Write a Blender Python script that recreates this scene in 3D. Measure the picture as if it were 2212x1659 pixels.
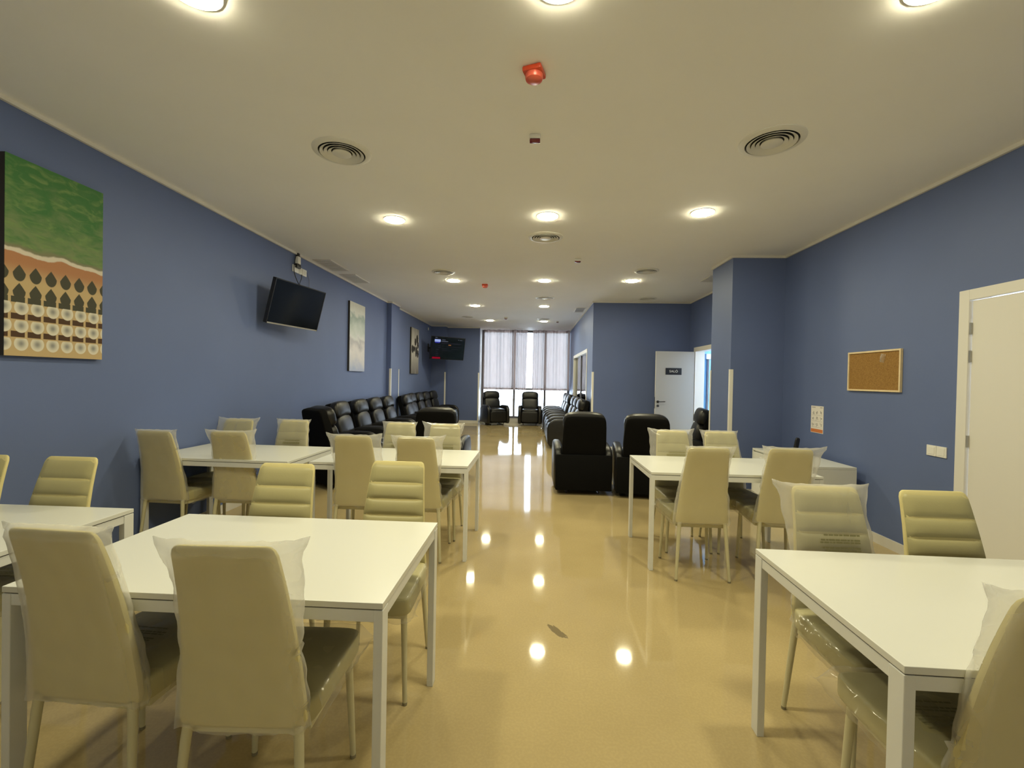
import bpy, bmesh, math, random
from mathutils import Vector, Matrix, noise
R = math.radians
for o in list(bpy.data.objects):
    bpy.data.objects.remove(o, do_unlink=True)
SC = bpy.context.scene
COL = SC.collection

# ------------------------------------------------------------------ camera
F_PX, YAW, PITCH, ROLL, CAM_H = 957.96, R(2.586), R(-0.663), R(1.083), 1.4178
def cam_axes():
    f = Vector((-math.sin(YAW) * math.cos(PITCH), math.cos(YAW) * math.cos(PITCH), math.sin(PITCH)))
    r = Vector((math.cos(YAW), math.sin(YAW), 0))
    u = r.cross(f)
    return math.cos(ROLL) * r + math.sin(ROLL) * u, -math.sin(ROLL) * r + math.cos(ROLL) * u, f
_r, _u, _f = cam_axes()
cd = bpy.data.cameras.new('camera')
cd.sensor_width = 36; cd.sensor_fit = 'HORIZONTAL'; cd.lens = 36 * F_PX / 2212
cd.clip_start = 0.02; cd.clip_end = 200
cam = bpy.data.objects.new('camera', cd); COL.objects.link(cam)
M = Matrix((( _r.x, _u.x, -_f.x, 0), (_r.y, _u.y, -_f.y, 0), (_r.z, _u.z, -_f.z, CAM_H), (0, 0, 0, 1)))
cam.matrix_world = M
SC.camera = cam

# ------------------------------------------------------------------ world / exposure
w = bpy.data.worlds.new('world'); SC.world = w; w.use_nodes = True
bg = w.node_tree.nodes['Background']
bg.inputs[0].default_value = (0.74, 0.86, 1.0, 1); bg.inputs[1].default_value = 14.0
LAMP = 226.0                      # radiance of the ceiling downlights
LAMP_COL = (1.0, 0.925, 0.61)
vs = SC.view_settings
vs.view_transform = 'Standard'; vs.look = 'None'; vs.exposure = 0.0; vs.gamma = 1.0
vs.use_curve_mapping = False
SC.cycles.transparent_max_bounces = 32
SC.cycles.use_light_tree = False   # few, alike lamps: plain sampling is quicker
SC.cycles.diffuse_bounces = 6

# ------------------------------------------------------------------ room numbers
XL, XR, HC = -3.12, 3.14, 3.014
Y0, YW = -0.95, 14.6

# ------------------------------------------------------------------ materials
MATS = {}
def nodes_of(name):
    m = bpy.data.materials.new(name); m.use_nodes = True
    nt = m.node_tree
    return m, nt, nt.nodes['Principled BSDF'], nt.nodes['Material Output']
def mat(name, col, rough=0.5, metal=0.0, spec=0.5, bump=0.0, scale=200.0, vary=0.0, coat=0.0, vscale=6.0, emit=None, estr=0.0, sheen=0.0):
    m, nt, b, out = nodes_of(name)
    b.inputs['Roughness'].default_value = rough
    b.inputs['Metallic'].default_value = metal
    b.inputs['Specular IOR Level'].default_value = spec
    b.inputs['Coat Weight'].default_value = coat
    tc = nt.nodes.new('ShaderNodeTexCoord')
    if vary > 0:
        n = nt.nodes.new('ShaderNodeTexNoise'); n.inputs['Scale'].default_value = vscale; n.inputs['Detail'].default_value = 5
        nt.links.new(tc.outputs['Object'], n.inputs['Vector'])
        r = nt.nodes.new('ShaderNodeValToRGB')
        r.color_ramp.elements[0].position = 0.3; r.color_ramp.elements[1].position = 0.7
        r.color_ramp.elements[0].color = tuple(c * (1 - vary) for c in col) + (1,)
        r.color_ramp.elements[1].color = tuple(min(1, c * (1 + vary)) for c in col) + (1,)
        nt.links.new(n.outputs['Fac'], r.inputs['Fac'])
        nt.links.new(r.outputs['Color'], b.inputs['Base Color'])
    else:
        b.inputs['Base Color'].default_value = tuple(col) + (1,)
    if bump > 0:
        n2 = nt.nodes.new('ShaderNodeTexNoise'); n2.inputs['Scale'].default_value = scale; n2.inputs['Detail'].default_value = 3
        nt.links.new(tc.outputs['Object'], n2.inputs['Vector'])
        bp = nt.nodes.new('ShaderNodeBump'); bp.inputs['Strength'].default_value = bump; bp.inputs['Distance'].default_value = 0.002
        nt.links.new(n2.outputs['Fac'], bp.inputs['Height']); nt.links.new(bp.outputs['Normal'], b.inputs['Normal'])
    if emit:
        b.inputs['Emission Color'].default_value = tuple(emit) + (1,); b.inputs['Emission Strength'].default_value = estr
    MATS[name] = m
    return m
def film_mat(name, base, edge, rough=0.22, tint=(0.93, 0.92, 0.90)):
    """thin clear sheet: mostly see-through, milky at grazing view"""
    m, nt, b, out = nodes_of(name)
    nt.nodes.remove(b)
    tr = nt.nodes.new('ShaderNodeBsdfTransparent'); tr.inputs[0].default_value = (0.985, 0.985, 0.98, 1)
    df = nt.nodes.new('ShaderNodeBsdfDiffuse'); df.inputs[0].default_value = tint + (1,)
    tl = nt.nodes.new('ShaderNodeBsdfTranslucent'); tl.inputs[0].default_value = tint + (1,)
    gl = nt.nodes.new('ShaderNodeBsdfGlossy'); gl.inputs['Roughness'].default_value = rough
    m1 = nt.nodes.new('ShaderNodeMixShader'); m1.inputs[0].default_value = 0.45
    nt.links.new(df.outputs[0], m1.inputs[1]); nt.links.new(tl.outputs[0], m1.inputs[2])
    m2 = nt.nodes.new('ShaderNodeMixShader'); m2.inputs[0].default_value = 0.2
    nt.links.new(m1.outputs[0], m2.inputs[1]); nt.links.new(gl.outputs[0], m2.inputs[2])
    lw = nt.nodes.new('ShaderNodeLayerWeight'); lw.inputs['Blend'].default_value = 0.35
    mr = nt.nodes.new('ShaderNodeMapRange'); mr.inputs['To Min'].default_value = base; mr.inputs['To Max'].default_value = edge
    nt.links.new(lw.outputs['Facing'], mr.inputs['Value'])
    m3 = nt.nodes.new('ShaderNodeMixShader')
    nt.links.new(mr.outputs[0], m3.inputs[0]); nt.links.new(tr.outputs[0], m3.inputs[1]); nt.links.new(m2.outputs[0], m3.inputs[2])
    nt.links.new(m3.outputs[0], out.inputs['Surface'])
    MATS[name] = m
    return m
def glass_mat(name, tint, refl=0.08):
    m, nt, b, out = nodes_of(name)
    nt.nodes.remove(b)
    tr = nt.nodes.new('ShaderNodeBsdfTransparent'); tr.inputs[0].default_value = tint + (1,)
    gl = nt.nodes.new('ShaderNodeBsdfGlossy'); gl.inputs['Roughness'].default_value = 0.02
    fr = nt.nodes.new('ShaderNodeFresnel'); fr.inputs[0].default_value = 1.5
    mx = nt.nodes.new('ShaderNodeMixShader')
    nt.links.new(fr.outputs[0], mx.inputs[0]); nt.links.new(tr.outputs[0], mx.inputs[1]); nt.links.new(gl.outputs[0], mx.inputs[2])
    nt.links.new(mx.outputs[0], out.inputs['Surface'])
    MATS[name] = m
    return m
def emis_mat(name, col, s):
    m, nt, b, out = nodes_of(name)
    nt.nodes.remove(b)
    e = nt.nodes.new('ShaderNodeEmission'); e.inputs[0].default_value = tuple(col) + (1,); e.inputs[1].default_value = s
    nt.links.new(e.outputs[0], out.inputs['Surface'])
    MATS[name] = m
    return m

mat('wall_blue', (0.118, 0.160, 0.325), rough=0.55, spec=0.35, bump=0.12, scale=260, vary=0.03, vscale=2)
mat('wall_white', (0.74, 0.76, 0.78), rough=0.6, bump=0.1, scale=240)
mat('wall_lightblue', (0.30, 0.62, 0.86), rough=0.6, bump=0.1, scale=240)
mat('ceiling_paint', (0.90, 0.895, 0.88), rough=0.85, spec=0.2, bump=0.08, scale=220, vary=0.015, vscale=1.5)
mat('trim_white', (0.72, 0.70, 0.66), rough=0.4, bump=0.03)
mat('door_white', (0.74, 0.72, 0.68), rough=0.38, bump=0.03, scale=90)
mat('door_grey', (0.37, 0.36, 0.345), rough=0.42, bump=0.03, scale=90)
mat('laminate_white', (0.73, 0.735, 0.70), rough=0.28, spec=0.45, bump=0.02, scale=300)
mat('metal_white', (0.76, 0.77, 0.76), rough=0.35, bump=0.02, scale=300)
mat('edge_dark', (0.10, 0.09, 0.08), rough=0.7)
mat('leather_cream', (0.46, 0.415, 0.215), rough=0.46, spec=0.45, bump=0.16, scale=170, vary=0.03, vscale=5)
mat('fabric_cream', (0.68, 0.60, 0.30), rough=0.8, spec=0.2, bump=0.25, scale=420, vary=0.03, vscale=8)
mat('leg_cream', (0.62, 0.58, 0.38), rough=0.35, bump=0.03)
mat('foot_cap', (0.26, 0.23, 0.15), rough=0.6)
mat('leather_black', (0.007, 0.0068, 0.008), rough=0.38, spec=0.5, bump=0.3, scale=150, vary=0.15, vscale=14)
mat('fabric_black', (0.003, 0.003, 0.0035), rough=0.85, spec=0.15, bump=0.3, scale=260)
mat('steel_dark', (0.10, 0.10, 0.11), rough=0.35, metal=0.8)
mat('steel', (0.62, 0.61, 0.58), rough=0.28, metal=1.0)
mat('guard_white', (0.78, 0.76, 0.70), rough=0.32, bump=0.02)
mat('plastic_white', (0.78, 0.77, 0.74), rough=0.35, bump=0.02)
mat('plastic_black', (0.012, 0.012, 0.014), rough=0.35)
mat('vent_grey', (0.74, 0.73, 0.69), rough=0.4, bump=0.02)
mat('vent_dark', (0.03, 0.028, 0.025), rough=0.8)
mat('alarm_red', (0.52, 0.055, 0.018), rough=0.3, spec=0.5)
mat('alarm_lens', (0.62, 0.10, 0.06), rough=0.3, spec=0.6)
mat('lens_dark_red', (0.16, 0.010, 0.03), rough=0.2)
mat('tv_screen', (0.003, 0.005, 0.009), rough=0.12, spec=0.6)
mat('tv_silver', (0.62, 0.58, 0.50), rough=0.3, metal=0.7)
mat('frame_grey', (0.16, 0.155, 0.18), rough=0.45)
mat('wood_light', (0.72, 0.58, 0.36), rough=0.5, bump=0.1, scale=60, vary=0.08, vscale=20)
mat('sign_black', (0.012, 0.012, 0.016), rough=0.35)
mat('sign_text', (0.72, 0.70, 0.62), rough=0.4)
mat('paper', (0.78, 0.74, 0.70), rough=0.7)
mat('ink_grey', (0.36, 0.34, 0.34), rough=0.8)
mat('ink_orange', (0.60, 0.19, 0.055), rough=0.7)
mat('ink_print', (0.27, 0.25, 0.12), rough=0.8)
mat('canvas_dark', (0.035, 0.03, 0.028), rough=0.8)
film_mat('film', 0.27, 0.62)
film_mat('seat_film', 0.07, 0.26, rough=0.12)
film_mat('bag_film', 0.10, 0.7, rough=0.12)
glass_mat('glass_clear', (0.95, 0.97, 0.98))
glass_mat('glass_green', (0.70, 0.80, 0.74))
emis_mat('lamp_emit', LAMP_COL, LAMP)
emis_mat('screen_pale', (0.42, 0.52, 0.95), 0.75)
emis_mat('screen_blue', (0.05, 0.05, 0.5), 0.5)
emis_mat('screen_text', (0.4, 0.42, 0.55), 0.28)
emis_mat('screen_dim', (0.25, 0.2, 0.3), 0.10)
emis_mat('screen_orange', (0.9, 0.35, 0.10), 0.35)
emis_mat('screen_red', (0.75, 0.01, 0.05), 0.32)

def floor_material():
    m, nt, b, out = nodes_of('floor_resin')
    N = nt.nodes.new; Lk = nt.links.new
    tc = N('ShaderNodeTexCoord')
    n1 = N('ShaderNodeTexNoise'); n1.inputs['Scale'].default_value = 1.3; n1.inputs['Detail'].default_value = 6
    Lk(tc.outputs['Object'], n1.inputs['Vector'])
    r1 = N('ShaderNodeValToRGB'); r1.color_ramp.elements[0].position = 0.35; r1.color_ramp.elements[1].position = 0.68
    r1.color_ramp.elements[0].color = (0.435, 0.34, 0.172, 1); r1.color_ramp.elements[1].color = (0.505, 0.398, 0.205, 1)
    Lk(n1.outputs['Fac'], r1.inputs['Fac'])
    v = N('ShaderNodeTexNoise'); v.inputs['Scale'].default_value = 90; v.inputs['Detail'].default_value = 2
    Lk(tc.outputs['Object'], v.inputs['Vector'])
    r2 = N('ShaderNodeValToRGB'); r2.color_ramp.elements[0].position = 0.42; r2.color_ramp.elements[1].position = 0.62
    r2.color_ramp.elements[0].color = (0.96, 0.96, 0.96, 1); r2.color_ramp.elements[1].color = (1.02, 1.02, 1.02, 1)
    Lk(v.outputs['Fac'], r2.inputs['Fac'])
    mx = N('ShaderNodeMix'); mx.data_type = 'RGBA'; mx.blend_type = 'MULTIPLY'; mx.inputs[0].default_value = 1
    Lk(r1.outputs['Color'], mx.inputs[6]); Lk(r2.outputs['Color'], mx.inputs[7])
    # one dark scuff mark with its own smeared shape
    mp = N('ShaderNodeMapping'); mp.vector_type = 'POINT'
    mp.inputs['Location'].default_value = (-0.17, -2.49, 0)
    Lk(tc.outputs['Object'], mp.inputs['Vector'])
    mp1 = N('ShaderNodeMapping'); mp1.inputs['Rotation'].default_value = (0, 0, R(55)); Lk(mp.outputs[0], mp1.inputs['Vector'])
    mp2 = N('ShaderNodeMapping'); mp2.inputs['Scale'].default_value = (12, 44, 1)
    Lk(mp1.outputs[0], mp2.inputs['Vector'])
    nz = N('ShaderNodeTexNoise'); nz.inputs['Scale'].default_value = 1.6; nz.inputs['Detail'].default_value = 4
    Lk(mp2.outputs[0], nz.inputs['Vector'])
    ln = N('ShaderNodeVectorMath'); ln.operation = 'LENGTH'; Lk(mp2.outputs[0], ln.inputs[0])
    ad = N('ShaderNodeMath'); ad.operation = 'MULTIPLY_ADD'; ad.inputs[1].default_value = 1.3
    Lk(nz.outputs['Fac'], ad.inputs[0]); Lk(ln.outputs['Value'], ad.inputs[2])
    rs = N('ShaderNodeValToRGB'); rs.color_ramp.elements[0].position = 0.95; rs.color_ramp.elements[1].position = 1.0
    rs.color_ramp.elements[0].color = (0.45, 0.45, 0.48, 1); rs.color_ramp.elements[1].color = (1, 1, 1, 1)
    mm = N('ShaderNodeMath'); mm.operation = 'MULTIPLY'; mm.inputs[1].default_value = 0.6
    Lk(ad.outputs[0], mm.inputs[0]); Lk(mm.outputs[0], rs.inputs['Fac'])
    m3 = N('ShaderNodeMix'); m3.data_type = 'RGBA'; m3.blend_type = 'MULTIPLY'; m3.inputs[0].default_value = 1
    Lk(mx.outputs[2], m3.inputs[6]); Lk(rs.outputs['Color'], m3.inputs[7])
    Lk(m3.outputs[2], b.inputs['Base Color'])
    n3 = N('ShaderNodeTexNoise'); n3.inputs['Scale'].default_value = 2.2; n3.inputs['Detail'].default_value = 5
    Lk(tc.outputs['Object'], n3.inputs['Vector'])
    mr = N('ShaderNodeMapRange'); mr.inputs['To Min'].default_value = 0.03; mr.inputs['To Max'].default_value = 0.075
    Lk(n3.outputs['Fac'], mr.inputs['Value']); Lk(mr.outputs[0], b.inputs['Roughness'])
    b.inputs['Specular IOR Level'].default_value = 0.5
    b.inputs['Coat Weight'].default_value = 0.0
    n4 = N('ShaderNodeTexNoise'); n4.inputs['Scale'].default_value = 5.0; n4.inputs['Detail'].default_value = 2
    Lk(tc.outputs['Object'], n4.inputs['Vector'])
    bp = N('ShaderNodeBump'); bp.inputs['Strength'].default_value = 0.05; bp.inputs['Distance'].default_value = 0.004
    Lk(n4.outputs['Fac'], bp.inputs['Height']); Lk(bp.outputs['Normal'], b.inputs['Normal'])
    MATS['floor_resin'] = m
floor_material()

def cloth_material():
    m, nt, b, out = nodes_of('curtain_cloth')
    nt.nodes.remove(b)
    N = nt.nodes.new; Lk = nt.links.new
    tc = N('ShaderNodeTexCoord')
    n = N('ShaderNodeTexNoise'); n.inputs['Scale'].default_value = 14; n.inputs['Detail'].default_value = 3
    mp = N('ShaderNodeMapping'); mp.inputs['Scale'].default_value = (1, 1, 0.2)
    Lk(tc.outputs['Object'], mp.inputs[0]); Lk(mp.outputs[0], n.inputs['Vector'])
    r = N('ShaderNodeValToRGB')
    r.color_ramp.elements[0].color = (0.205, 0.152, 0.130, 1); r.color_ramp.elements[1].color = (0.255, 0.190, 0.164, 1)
    Lk(n.outputs['Fac'], r.inputs['Fac'])
    d = N('ShaderNodeBsdfDiffuse'); t = N('ShaderNodeBsdfTranslucent')
    Lk(r.outputs['Color'], d.inputs[0]); Lk(r.outputs['Color'], t.inputs[0])
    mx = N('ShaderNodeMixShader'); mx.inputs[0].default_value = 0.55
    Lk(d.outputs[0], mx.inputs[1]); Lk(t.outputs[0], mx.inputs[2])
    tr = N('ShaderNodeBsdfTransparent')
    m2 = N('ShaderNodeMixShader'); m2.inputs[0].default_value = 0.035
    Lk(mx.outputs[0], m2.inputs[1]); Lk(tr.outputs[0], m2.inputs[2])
    Lk(m2.outputs[0], out.inputs['Surface'])
    MATS['curtain_cloth'] = m
cloth_material()

# ------------------------------------------------------------------ mesh helpers
def finish(name, bm, m, parent=None, smooth=True, angle=40, loc=None, link=True):
    bmesh.ops.recalc_face_normals(bm, faces=bm.faces)
    me = bpy.data.meshes.new(name); bm.to_mesh(me); bm.free()
    ms = m if isinstance(m, (list, tuple)) else [m]
    for k in ms: me.materials.append(MATS[k])
    if smooth:
        me.shade_smooth(); me.set_sharp_from_angle(angle=R(angle))
    o = bpy.data.objects.new(name, me)
    COL.objects.link(o)
    if parent: o.parent = parent
    if loc: o.location = loc
    return o
def rbm(x0, x1, y0, y1, z0, z1, bev=0.0, seg=2):
    bm = bmesh.new()
    bmesh.ops.create_cube(bm, size=1)
    for v in bm.verts:
        v.co = Vector(((x0 + x1) / 2 + v.co.x * (x1 - x0), (y0 + y1) / 2 + v.co.y * (y1 - y0), (z0 + z1) / 2 + v.co.z * (z1 - z0)))
    if bev > 0:
        bmesh.ops.bevel(bm, geom=list(bm.edges), offset=bev, segments=seg, profile=0.5, affect='EDGES')
    return bm
def add(bm, other, mi=0):
    if mi:
        for f in other.faces: f.material_index = mi
    me = bpy.data.meshes.new('t'); other.to_mesh(me); other.free(); bm.from_mesh(me); bpy.data.meshes.remove(me)
    return bm
def box(bm, *a, bev=0.0, seg=2, mi=0):
    return add(bm, rbm(*a, bev=bev, seg=seg), mi)
def boxes(lst, bev=0.0):
    bm = bmesh.new()
    for a in lst: box(bm, *a, bev=bev)
    return bm
def tube(bm, pts, rad, seg=10, cap=True):
    pts = [Vector(p) for p in pts]
    rads = rad if isinstance(rad, (list, tuple)) else [rad] * len(pts)
    rings = []
    for i, p in enumerate(pts):
        d = (pts[min(i + 1, len(pts) - 1)] - pts[max(i - 1, 0)]).normalized()
        a = Vector((0, 0, 1)) if abs(d.z) < 0.9 else Vector((1, 0, 0))
        u = d.cross(a).normalized(); v = d.cross(u)
        rings.append([bm.verts.new(p + rads[i] * (math.cos(t) * u + math.sin(t) * v)) for t in [2 * math.pi * k / seg for k in range(seg)]])
    for a, b in zip(rings, rings[1:]):
        for k in range(seg):
            bm.faces.new((a[k], a[(k + 1) % seg], b[(k + 1) % seg], b[k]))
    if cap:
        bm.faces.new(rings[0]); bm.faces.new(rings[-1])
    return bm
def lathe(bm, prof, seg=32, c=(0, 0, 0), mi=0, caps=True):
    rings = []
    for r, z in prof:
        if r < 1e-6:
            rings.append([bm.verts.new((c[0], c[1], c[2] + z))])
        else:
            rings.append([bm.verts.new((c[0] + r * math.cos(2 * math.pi * k / seg), c[1] + r * math.sin(2 * math.pi * k / seg), c[2] + z)) for k in range(seg)])
    for a, b in zip(rings, rings[1:]):
        for k in range(seg):
            k2 = (k + 1) % seg
            vs_ = [a[k % len(a)], a[k2 % len(a)], b[k2 % len(b)], b[k % len(b)]]
            vs_ = list(dict.fromkeys(vs_))
            if len(vs_) > 2:
                f = bm.faces.new(vs_); f.material_index = mi
    return bm
def pillow(hx, hy, hz, n=4.0, cuts=7, fn=None):
    bm = bmesh.new()
    bmesh.ops.create_cube(bm, size=2)
    bmesh.ops.subdivide_edges(bm, edges=list(bm.edges), cuts=cuts, use_grid_fill=True)
    for v in bm.verts:
        c = v.co
        # ease the grid towards the corners, then pull to a superquadric
        p = Vector([math.sin(k * math.pi / 2 * 0.98) / math.sin(math.pi / 2 * 0.98) for k in c])
        s = (abs(p.x) ** n + abs(p.y) ** n + abs(p.z) ** n) ** (-1 / n)
        p *= s
        q = Vector((p.x * hx, p.y * hy, p.z * hz))
        v.co = fn(q, p) if fn else q
    return bm
def prism(poly, x0, x1, bev=0.0, seg=3):
    """poly in (y, z), extruded along x"""
    bm = bmesh.new()
    a = [bm.verts.new((x0, y, z)) for y, z in poly]
    b = [bm.verts.new((x1, y, z)) for y, z in poly]
    bm.faces.new(a); bm.faces.new(list(reversed(b)))
    n = len(poly)
    for k in range(n):
        bm.faces.new((a[k], b[k], b[(k + 1) % n], a[(k + 1) % n]))
    bmesh.ops.recalc_face_normals(bm, faces=bm.faces)
    if bev:
        ed = [e for e in bm.edges if abs(e.verts[0].co.x - e.verts[1].co.x) < 1e-6]
        bmesh.ops.bevel(bm, geom=ed, offset=bev, segments=seg, profile=0.5, affect='EDGES')
    return bm
def empty(name, loc, rz=0.0):
    o = bpy.data.objects.new(name, None); o.empty_display_size = 0.1
    COL.objects.link(o); o.location = loc; o.rotation_euler = (0, 0, rz)
    return o
def tag(o, label, cat, group=None):
    o['label'] = label; o['category'] = cat
    if group: o['group'] = group
    return o
def struct(name, bm, m, label=None, parent=None, smooth=False):
    o = finish(name, bm, m, parent, smooth=smooth)
    if not parent: o['kind'] = 'structure'
    if label: o['label'] = label
    return o
def copy_tree(o, parent=None):
    c = o.copy(); COL.objects.link(c)
    if parent: c.parent = parent
    for ch in list(o.children): copy_tree(ch, c)
    return c
def frame_matrix(c, az, tilt):
    n = Vector((math.cos(az) * math.cos(tilt), math.sin(az) * math.cos(tilt), math.sin(tilt)))
    rt = Vector((0, 0, 1)).cross(n).normalized(); up = n.cross(rt)
    return Matrix(((rt.x, up.x, n.x, c[0]), (rt.y, up.y, n.y, c[1]), (rt.z, up.z, n.z, c[2]), (0, 0, 0, 1)))

# ================================================================== STRUCTURE
T = 0.15
struct('floor', rbm(XL - T, 5.6, Y0 - T, YW + 0.3, -0.2, 0), 'floor_resin', 'glossy beige resin floor reflecting window and lamps')
struct('ceiling', rbm(XL - T, 5.6, Y0 - T, YW + 0.3, HC, HC + 0.2), 'ceiling_paint', 'flat off-white ceiling with round downlights')
# left wall with the pilaster halfway
struct('wall_left', boxes([(XL - T, XL, Y0 - T, YW + 0.2, 0, HC), (XL, -3.02, 9.35, 9.92, 0, HC)]), 'wall_blue', 'long slate blue wall hung with canvases and a television')
# corner column and back-left wall with its reveal to the window
struct('wall_back_left', boxes([(XL, -2.67, 13.55, 14.0, 0, HC), (-2.67, -1.67, 13.88, 14.0, 0, HC)]), 'wall_blue', 'slate blue end wall behind the corner television')
struct('wall_window_reveal', rbm(-1.79, -1.67, 14.0, YW + 0.2, 0, HC), 'wall_white', 'white window reveal catching the daylight')
# unseen wall behind the viewer, white chosen to bounce light onto chairs and ceiling
struct('wall_rear', rbm(XL, XR, Y0 - T, Y0, 0, HC), 'wall_white')
# right wall: near door opening y 2.45..3.33, far doorway y 7.88..8.72
DY0, DY1, DH = 2.47, 3.345, 2.055
EY0, EY1, EH = 7.86, 8.70, 2.02
struct('wall_right', boxes([(XR, XR + T, Y0 - T, DY0, 0, HC), (XR, XR + T, DY0, DY1, DH, HC), (XR, XR + T, DY1, EY0, 0, HC),
                            (XR, XR + T, EY0, EY1, EH, HC), (XR, XR + T, EY1, 9.04, 0, HC)]), 'wall_blue', 'slate blue right wall with cork board and white door')
struct('wall_right_column', rbm(2.49, XR, 5.70, 6.32, 0, HC), 'wall_blue', 'slate blue square column projecting from the right wall')
struct('wall_alcove', rbm(1.21, 5.6, 9.04, 9.19, 0, HC), 'wall_blue', 'slate blue wall behind the open white door')
GY0, GY1, GH = 9.96, 13.0, 2.05
struct('wall_corridor', boxes([(1.21, 1.36, 9.19, GY0, 0, HC), (1.21, 1.36, GY0, GY1, GH, HC), (1.21, 1.36, GY1, YW + 0.2, 0, HC)]), 'wall_blue', 'slate blue wall with glazed opening behind a recliner row')
# neighbouring rooms seen through openings
struct('wall_side_room', boxes([(3.3, 3.4, 9.19, YW + 0.2, 0, HC), (1.36, 1.9, YW, YW + 0.15, 0, HC), (2.9, 3.3, YW, YW + 0.15, 0, HC), (1.9, 2.9, YW, YW + 0.15, 0, 0.9), (1.9, 2.9, YW, YW + 0.15, 2.4, HC)]), 'wall_white', 'white walls of the neighbouring room')
struct('wall_next_room', boxes([(5.4, 5.55, 6.6, 7.4, 0, HC), (5.4, 5.55, 7.4, 8.9, 0, 0.5), (5.4, 5.55, 7.4, 8.9, 2.6, HC), (5.4, 5.55, 8.9, 9.04, 0, HC), (XR + T, 5.55, 6.45, 6.6, 0, HC)]), 'wall_white', 'white walls of the daylit room beyond the door')
struct('wall_next_room_end', rbm(XR + T, 5.4, 9.0, 9.04, 0, HC), 'wall_lightblue', 'pale blue wall seen through the far doorway')

# ceiling trims (thin white shadow-gap strips on the wall tops)
def strip(name, segs, m, label):
    return struct(name, boxes(segs), m, label)
tz0, tz1 = HC - 0.028, HC
strip('trim_1', [(XL, XL + 0.022, Y0, 9.35, tz0, tz1), (-3.02, -2.998, 9.35, 9.92, tz0, tz1), (XL + .022, -2.998, 9.328, 9.35, tz0, tz1), (XL, XL + 0.022, 9.92, 13.55, tz0, tz1)], 'trim_white', 'white ceiling edge strip along the left wall')
strip('trim_2', [(XR - 0.022, XR, Y0, 5.70, tz0, tz1), (2.468, XR - .022, 5.678, 5.70, tz0, tz1), (2.468, 2.49, 5.70, 6.32, tz0, tz1)], 'trim_white', 'white ceiling edge strip along the right wall')
strip('trim_3', [(1.188, XR, 9.018, 9.04, tz0, tz1), (1.188, 1.21, 9.04, YW, tz0, tz1), (XR - 0.022, XR, 6.32, 9.018, tz0, tz1)], 'trim_white', 'white ceiling edge strip around the alcove')
strip('trim_4', [(XL, -2.67, 13.528, 13.55, tz0, tz1), (-2.67, -2.648, 13.55, 13.88, tz0, tz1), (-2.648, -1.67, 13.858, 13.88, tz0, tz1)], 'trim_white', 'white ceiling edge strip over the back-left wall')
# baseboards
bh = 0.085
strip('baseboard_left', [(XL, XL + 0.014, Y0, 9.35, 0, bh), (XL + .014, -3.006, 9.336, 9.35, 0, bh), (-3.02, -3.006, 9.35, 9.92, 0, bh), (XL, XL + 0.014, 9.92, 13.55, 0, bh)], 'trim_white', 'white baseboard along the left wall')
strip('baseboard_right', [(XR - 0.014, XR, Y0, DY0 - 0.07, 0, bh), (XR - 0.014, XR, DY1 + 0.07, 5.70, 0, bh), (2.476, XR - .014, 5.686, 5.70, 0, bh), (2.476, 2.49, 5.70, 6.32, 0, bh), (XR - 0.014, XR, 6.32, EY0 - 0.06, 0, bh)], 'trim_white', 'white baseboard along the right wall')
strip('baseboard_alcove', [(1.196, XR, 9.026, 9.04, 0, bh), (1.196, 1.21, 9.04, GY0, 0, bh), (1.196, 1.21, GY1, YW, 0, bh)], 'trim_white', 'white baseboard around the alcove wall')
strip('baseboard_back_left', [(-2.656, -1.67, 13.866, 13.88, 0, bh), (XL, -2.656, 13.536, 13.55, 0, bh)], 'trim_white', 'white baseboard under the back-left wall')

# ------------------------------------------------------------------ corner guards
def guard(x, y, sx, sy, label):
    t, wd, zt = 0.004, 0.036, 1.59
    x += sx * 0.003; y += sy * 0.003
    bm = bmesh.new()
    box(bm, min(x, x - sx * wd), max(x, x - sx * wd), min(y, y + sy * t), max(y, y + sy * t), bh, zt)
    box(bm, min(x, x + sx * t), max(x, x + sx * t), min(y + sy * t, y - sy * wd), max(y + sy * t, y - sy * wd), bh, zt)
    o = finish('corner_guard', bm, 'guard_white', smooth=False)
    tag(o, label, 'corner guard', 'white corner guards')
guard(2.49, 5.70, -1, -1, 'white corner guard on the near edge of the square column')
guard(2.49, 6.32, -1, 1, 'white corner guard on the far edge of the square column')
guard(-3.02, 9.35, 1, -1, 'white corner guard on the near edge of the left pilaster')
guard(-3.02, 9.92, 1, 1, 'white corner guard on the far edge of the left pilaster')
guard(-2.67, 13.55, 1, -1, 'white corner guard below the corner television')
guard(-1.67, 13.88, 1, -1, 'white corner guard beside the curtained window')
guard(1.21, 9.04, -1, -1, 'white corner guard on the alcove corner by the recliner row')

# ------------------------------------------------------------------ big window, curtains
WX0, WX1 = -1.67, 1.21
def bar(name, a, m, parent):
    return finish(name, rbm(*a, bev=0.004), m, parent, smooth=False)
win = empty('window_1', (0, YW, 0)); win['kind'] = 'structure'; win['label'] = 'tall far window with grey frame behind curtains'
for nm, a in [('frame', (WX0, WX0 + 0.07, 0, 0.08, 0.12, HC)), ('frame', (WX1 - 0.06, WX1, 0, 0.08, 0.12, HC)), ('frame', (WX0 + .07, WX1 - .06, 0, 0.08, HC - 0.07, HC)),
              ('frame', (WX0 + .07, WX1 - .06, 0, 0.08, 0.12, 0.19)),
              ('mullion', (-0.625, -0.555, 0, 0.08, 0.19, HC - 0.07)), ('mullion', (0.385, 0.455, 0, 0.08, 0.19, HC - 0.07))]:
    bar(nm, a, 'frame_grey', win)
xs = [WX0 + 0.07, -0.625, -0.555, 0.385, 0.455, WX1 - 0.06]
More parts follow.
